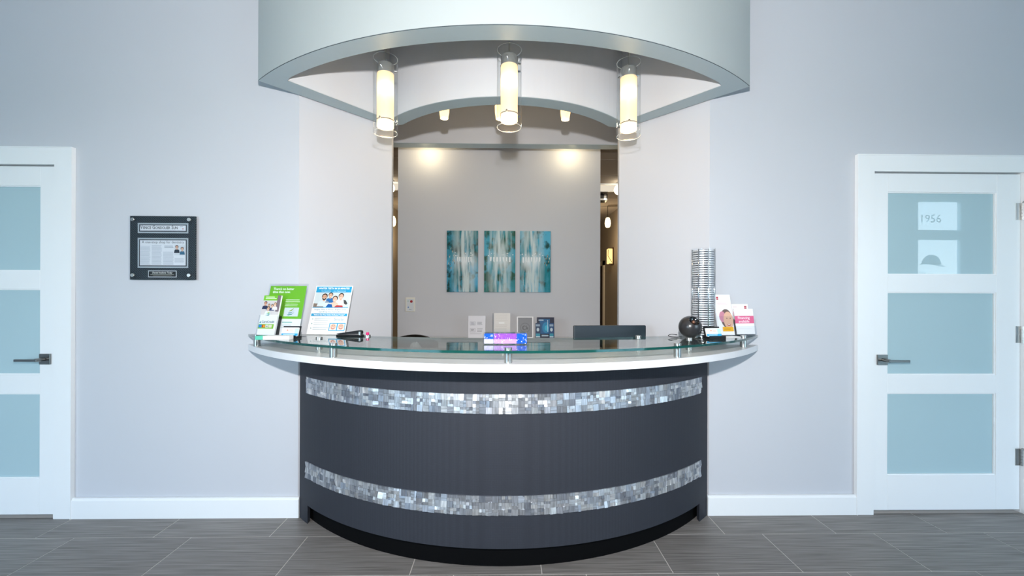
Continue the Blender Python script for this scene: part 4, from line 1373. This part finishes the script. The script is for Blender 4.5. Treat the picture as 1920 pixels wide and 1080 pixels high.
# ------------------------------------------------------------------ three abstract canvases
def canvas_mat(seed, dark_side):
    m = principled('abstract_paint', '5FB3C4', 0.6, spec=0.2)
    t = N(m, 'ShaderNodeTexCoord')
    def noise(scale, sc, off, det=4):
        mp = N(m, 'ShaderNodeMapping')
        mp.inputs['Scale'].default_value = sc
        mp.inputs['Location'].default_value = (off, 0, off * 1.7)
        L(m, t.outputs['Object'], mp.inputs[0])
        n = N(m, 'ShaderNodeTexNoise')
        n.inputs['Scale'].default_value = scale
        n.inputs['Detail'].default_value = det
        L(m, mp.outputs[0], n.inputs['Vector'])
        return n.outputs['Fac']
    def mixc(f, a, b):
        x = N(m, 'ShaderNodeMix')
        x.data_type = 'RGBA'
        L(m, f, x.inputs[0])
        for k, c in ((6, a), (7, b)):
            if isinstance(c, str):
                x.inputs[k].default_value = (*lin(c), 1)
            else:
                L(m, c, x.inputs[k])
        return x.outputs[2]
    def rng(f, a, b):
        r = N(m, 'ShaderNodeMapRange')
        r.inputs['From Min'].default_value = a
        r.inputs['From Max'].default_value = b
        L(m, f, r.inputs['Value'])
        return r.outputs[0]
    base = mixc(rng(noise(7, (1, 1, 0.45), seed), 0.40, 0.60), ('13727C', '2C7C78', '1C7F8C')[dark_side], ('4FA9CF', '4BA3BE', '57B2D2')[dark_side])
    base = mixc(rng(noise(13, (1, 1, 0.8), seed + 3, 6), 0.50, 0.62), base, ('14413F', '2B5A4C', '1B4A48')[dark_side])
    base = mixc(rng(noise(34, (1, 1, 0.5), seed + 6, 6), 0.62, 0.74), base, '4A4034')
    sxyz = N(m, 'ShaderNodeSeparateXYZ')
    L(m, t.outputs['Object'], sxyz.inputs[0])
    # pale vertical veil towards one side of the canvas
    ma = N(m, 'ShaderNodeMath')
    ma.operation = 'ABSOLUTE'
    sb = N(m, 'ShaderNodeMath')
    sb.operation = 'SUBTRACT'
    L(m, sxyz.outputs['X'], sb.inputs[0])
    sb.inputs[1].default_value = (0.03, 0.0, -0.04)[dark_side]
    L(m, sb.outputs[0], ma.inputs[0])
    veil = rng(ma.outputs[0], 0.15, 0.03)
    st = rng(noise(30, (1, 1, 0.09), seed + 9, 6), 0.39, 0.57)
    mu = N(m, 'ShaderNodeMath')
    mu.operation = 'MULTIPLY'
    L(m, veil, mu.inputs[0])
    L(m, st, mu.inputs[1])
    base = mixc(mu.outputs[0], base, 'C8D8DA')
    za = N(m, 'ShaderNodeMath')
    za.operation = 'ABSOLUTE'
    L(m, sxyz.outputs['Z'], za.inputs[0])
    mu2 = N(m, 'ShaderNodeMath')
    mu2.operation = 'MULTIPLY'
    L(m, rng(za.outputs[0], 0.11, 0.0), mu2.inputs[0])
    L(m, rng(noise(20, (1, 1, 0.12), seed + 5, 3), 0.38, 0.6), mu2.inputs[1])
    mu3 = N(m, 'ShaderNodeMath')
    mu3.operation = 'MULTIPLY'
    L(m, mu2.outputs[0], mu3.inputs[0])
    L(m, veil, mu3.inputs[1])
    base = mixc(mu3.outputs[0], base, 'E8F0F4')
    L(m, base, B(m).inputs['Base Color'])
    return m
def canvas(x0, x1, seed, ds, label):
    cx, w_, h_ = (x0 + x1) / 2 * 1.0626, (x1 - x0) * 1.0626, 0.637
    r = empty('canvas_painting', (cx, 1.85, 1.649))
    tag(r, label, 'painting', 'three abstract canvases on the partition')
    MB().box(-w_ / 2, w_ / 2, -0.03, 0.0, -h_ / 2, h_ / 2).build('stretched_canvas', canvas_mat(seed, ds), r, 0.002)
    s = Sheet(-0.0306)
    q = random.Random(seed * 13)
    lo, hi = ((-0.06, 0.10), (-0.11, 0.12), (-0.14, 0.06))[ds]
    n = 7
    for k in range(n):
        x = lo + (hi - lo) * (k + 0.5) / n
        ww = (hi - lo) / n * 0.28
        s.poly([(x - ww, 0.045), (x + ww, 0.045), (x + ww * 0.7, 0.045 - q.uniform(0.03, 0.06)), (x - ww * 0.7, 0.045 - q.uniform(0.03, 0.06))], 'EDF3F6', 1)
    for k in range(9):
        s.ell(q.uniform(lo - 0.02, hi + 0.02), 0.055 + q.uniform(0.0, 0.035), q.uniform(0.003, 0.007), q.uniform(0.003, 0.006), 'F2F5F6', 2, n=9)
    if ds != 1:
        e = -1 if ds == 0 else 1
        for k in range(16):
            x, z = e * q.uniform(0.085, 0.145), q.gauss(0.04, 0.045)
            s.poly([(x, z), (x + 0.008, z + 0.012), (x + 0.003, z - 0.018)], q.choice(('C9A86A', '2C3A36', '6B4F35', 'E6D9B0')), 3)
    for k in range(7):
        x, z, ln = q.uniform(lo, hi), q.uniform(-0.26, 0.2), q.uniform(0.05, 0.16)
        s.rect(x, x + 0.0025, z, z + ln, 'DDE6E6', 2)
    s.build('brush_strokes', r)['kind'] = 'stuff'
canvas(-0.576, -0.272, 2, 0, 'left teal abstract canvas with gold flecks on its left edge')
canvas(-0.211, 0.094, 5, 1, 'middle teal abstract canvas with green top and pale streaks')
canvas(0.139, 0.440, 8, 2, 'right teal abstract canvas with gold flecks on its right edge')

# wall-wash downlights above the partition
for x in (-0.80, 0.66):
    d = empty('downlight', (x, 1.67, 2.853))
    tag(d, 'recessed downlight over the partition, ' + ('left' if x < 0 else 'right'), 'downlight', 'downlights over the partition')
    MB().lathe([(0.045, -0.008), (0.06, -0.008), (0.06, 0.0), (0.045, 0.0)], 28, close=True).build('trim_ring', M['white'], d)
    MB().lathe([(0.0, -0.001), (0.045, -0.001)], 28).build('lens', emission('downlight_lens', 'FFE9BE', 6.0), d)
    lamp('downlight_glow', 'POINT', (x, 1.64, 2.80), 1.6, (1.0, 0.82, 0.50), 0.08)

# ------------------------------------------------------------------ corridor fittings seen through the side gaps
em_trof = emission('troffer_lens', 'FFF1DA', 0.42)
for x in (-1.55, 1.52):
    side = 'left' if x < 0 else 'right'
    t = empty('ceiling_light', (x, 3.40, 2.853))
    tag(t, 'bright square ceiling light in the %s corridor gap' % side, 'ceiling light', 'corridor ceiling lights')
    MB().box(-0.3, 0.3, -0.2, 0.2, -0.012, 0.0).box(-0.3, 0.3, -0.2, -0.17, -0.02, -0.012).box(-0.3, 0.3, 0.17, 0.2, -0.02, -0.012).box(-0.3, -0.27, -0.17, 0.17, -0.02, -0.012).box(0.27, 0.3, -0.17, 0.17, -0.02, -0.012).build('frame', M['white'], t)
    MB().box(-0.27, 0.27, -0.17, 0.17, -0.016, -0.0125).build('lens', em_trof, t)
    lamp('ceiling_light_glow', 'AREA', (x, 3.40, 2.775), 3.5, (1.0, 0.88, 0.70), 0.5)
    g = empty('globe_lamp', (x + (0.02 if x > 0 else -0.02), 3.10, 2.853))
    MB().tube([(0, 0, 0), (0, 0, -0.05)], 0.012, 10).build('stem', M['steel'], g)
    MB().sphere((0, 0, -0.115), 0.068, 24, 14).build('globe', emission('globe_glass', 'FFF3D9', 4.0), g)
    tag(g, 'glowing round lamp beside the ceiling light in the %s gap' % side, 'lamp', 'corridor globe lamps')
    a = empty('mounting_bracket', (x - (0.06 if x > 0 else -0.06), 3.78, 2.853))
    tag(a, 'dark ceiling-mounted bracket with arm in the %s gap' % side, 'bracket', 'corridor ceiling brackets')
    MB().box(-0.075, 0.075, -0.08, 0.08, -0.12, -0.02).build('box', M['black_gloss'], a, 0.004)
    MB().tube([(0, 0, -0.02), (0, 0, 0.0)], 0.03, 12).build('mount', M['black'], a)
    MB().tube([(-0.02 if x > 0 else 0.02, 0, -0.11), (-0.25 if x > 0 else 0.25, 0.1, -0.30)], 0.011, 10).build('arm', M['steel'], a)
    MB().box(0.02, 0.055, -0.083, -0.08, -0.11, -0.03).build('lens', M['chrome'], a)
    p = empty('drop_pendant', (1.765 if x > 0 else -1.94, 4.6, 2.853))
    tag(p, 'small glowing drop pendant in the %s corridor gap' % side, 'pendant lamp', 'corridor drop pendants')
    MB().tube([(0, 0, 0), (0, 0, -0.21)], 0.004, 8).build('cord', M['black'], p)
    MB().lathe([(0.0, -0.20), (0.03, -0.21), (0.046, -0.26), (0.05, -0.31), (0.04, -0.36), (0.028, -0.375), (0.0, -0.375)], 24).build('shade', emission('drop_shade', 'FFDFA6', 2.6), p)
    lamp('drop_pendant_glow', 'POINT', (1.70 if x > 0 else -1.7, 4.6, 2.30), 4, (1.0, 0.78, 0.5), 0.05)
sc_ = empty('wall_sconce', (2.0, 5.15, 1.89))
tag(sc_, 'amber glass wall sconce with dark metal frame on the corridor wall', 'wall sconce')
MB().box(-0.02, 0.0, -0.08, 0.08, -0.02, 0.30).build('back_plate', principled('bronze', '5A4330', 0.4, metal=0.8), sc_)
MB().box(-0.10, -0.02, -0.06, 0.06, 0.0, 0.28).build('glass', emission('amber_glass', 'F2C27A', 1.1), sc_, 0.01)
MB().tube([(-0.103, -0.062, 0.26), (-0.105, -0.062, 0.14), (-0.03, -0.064, 0.02)], 0.005, 8).tube([(-0.02, -0.065, 0.285), (-0.105, -0.065, 0.285)], 0.007, 8).tube([(-0.02, -0.065, -0.005), (-0.09, -0.065, -0.005)], 0.007, 8).build('frame', principled('bronze', '5A4330', 0.4, metal=0.8), sc_)
for y in (2.3, 6.5):
    for x in (-1.5, 1.5):
        pass

# ================================================================== NEWSPAPER PLAQUE ON THE LEFT WALL
pq = empty('newspaper_plaque', (-1.9845, 0.0, 1.566))
tag(pq, 'square carbon-patterned plaque with framed newspaper article on the left wall', 'plaque')
def carbon():
    m = principled('carbon_weave', '20262B', 0.5, spec=0.2)
    t = N(m, 'ShaderNodeTexCoord')
    wv = N(m, 'ShaderNodeTexWave')
    wv.wave_type = 'BANDS'
    wv.bands_direction = 'DIAGONAL'
    mp = N(m, 'ShaderNodeMapping')
    mp.inputs['Scale'].default_value = (1, 0, 1)
    L(m, t.outputs['Object'], mp.inputs[0])
    L(m, mp.outputs[0], wv.inputs['Vector'])
    wv.inputs['Scale'].default_value = 62
    wv.inputs['Distortion'].default_value = 0.0
    r = N(m, 'ShaderNodeValToRGB')
    r.color_ramp.elements[0].position, r.color_ramp.elements[0].color = 0.6, (*lin('0C1014'), 1)
    r.color_ramp.elements[1].position, r.color_ramp.elements[1].color = 0.95, (*lin('56646D'), 1)
    L(m, wv.outputs['Fac'], r.inputs[0])
    L(m, r.outputs[0], B(m).inputs['Base Color'])
    return m
MB().box(-0.187, 0.187, -0.018, -0.010, -0.184, 0.184).build('backboard', carbon(), pq)
MB().box(-0.187, 0.187, -0.0265, -0.0225, -0.184, 0.184).build('acrylic_cover', M['acrylic'], pq)
for x in (-0.166, 0.155):
    for z in (-0.158, 0.163):
        MB().lathe([(0.0, -0.001), (0.008, -0.001), (0.008, 0.0225), (0.0105, 0.0225), (0.0105, 0.0275), (0.009, 0.029), (0.0, 0.029)], 24, mx=Matrix.Translation((x, 0, z)) @ Matrix.Rotation(PI / 2, 4, 'X')).build('standoff_bolt', M['steel'], pq)
def framed(x0, x1, z0, z1):
    s = Sheet(-0.0185)
    s.board(x0, x1, z0, z1, 0.0004, 'AEB7BC')
    s.rect(x0 + 0.008, x1 - 0.008, z0 + 0.008, z1 - 0.008, '3B4048', 1)
    s.rect(x0 + 0.014, x1 - 0.014, z0 + 0.014, z1 - 0.014, 'E2E4E8', 2)
    return s
s = framed(-0.143, 0.146, 0.085, 0.144)
xx = -0.127
for wd, q in (('V', 0.0285), ('ENICE', 0.0222), (' G', 0.0285), ('ONDOLIER', 0.0222), (' S', 0.0285), ('UN', 0.0222)):
    vs, fs = text_polys(wd.strip(), q, 0.0004, 'LEFT', 0.76)
    if wd[0] == ' ':
        xx += 0.0055
    if vs:
        mn, mxx = min(v[0] for v in vs), max(v[0] for v in vs)
        zb_ = min(v[1] for v in vs)
        s.mb.add([(xx + a - mn, s.yy(3), 0.1082 + c - zb_) for a, c in vs], fs, s.mi('23272F'))
        xx += mxx - mn + 0.0022
s.lines(-0.125, 0.12, 0.1005, 0.1055, 1, 'B4B8BF', 3, 0.3, 0.0)
s.lines(0.098, 0.122, 0.122, 0.127, 1, '9AA0A8', 3, 0.5)
s.rect(0.112, 0.120, 0.108, 0.113, 'B5524E', 3)
s.build('masthead_print', pq)
s = framed(-0.143, 0.146, -0.115, 0.058)
s.text('A one-stop shop for dentistry', 0.002, 0.033, 0.0215, '4A4F57', 3, 0.0, 'CENTER', 0.92)
for x0, x1, z1 in ((-0.127, -0.068, 0.012), (-0.062, -0.003, 0.018), (0.003, 0.064, -0.022), (0.069, 0.126, -0.058)):
    n_ = int((z1 + 0.097) / 0.0052)
    s.lines(x0, x1, -0.098 if x0 < 0.06 else -0.085, z1, n_, 'BCC1C9', 3, 0.5, 0.12)
s.lines(0.01, 0.066, 0.0, 0.014, 2, 'A1A6AE', 3, 0.6, 0.2)
s.rect(0.068, 0.128, -0.042, 0.016, 'D4D8DC', 3)
s.person(0.082, 0.004, 0.0095, '241E1C', 'D3A58C', '262E3A', 4, None, 1.7)
s.person(0.113, -0.006, 0.0095, '3A302C', 'D8AE95', '3D6C88', 5, None, 1.6)
s.build('article_print', pq)
s = Sheet(-0.0185)
s.board(-0.083, 0.080, -0.170, -0.131, 0.0004, 'C9CDD0')
s.rect(-0.079, 0.076, -0.166, -0.135, '15181C', 1)
s.text('Dental Implants Today', -0.002, -0.1435, 0.0125, 'E8E8E2', 2, 0.0003, 'CENTER', 1.0, 0.2)
s.lines(-0.07, 0.066, -0.158, -0.1505, 1, 'A8A89E', 2, 0.4, 0.0)
s.lines(-0.055, 0.052, -0.164, -0.1585, 1, '8B8A7E', 2, 0.4, 0.0)
s.build('title_plate', pq)
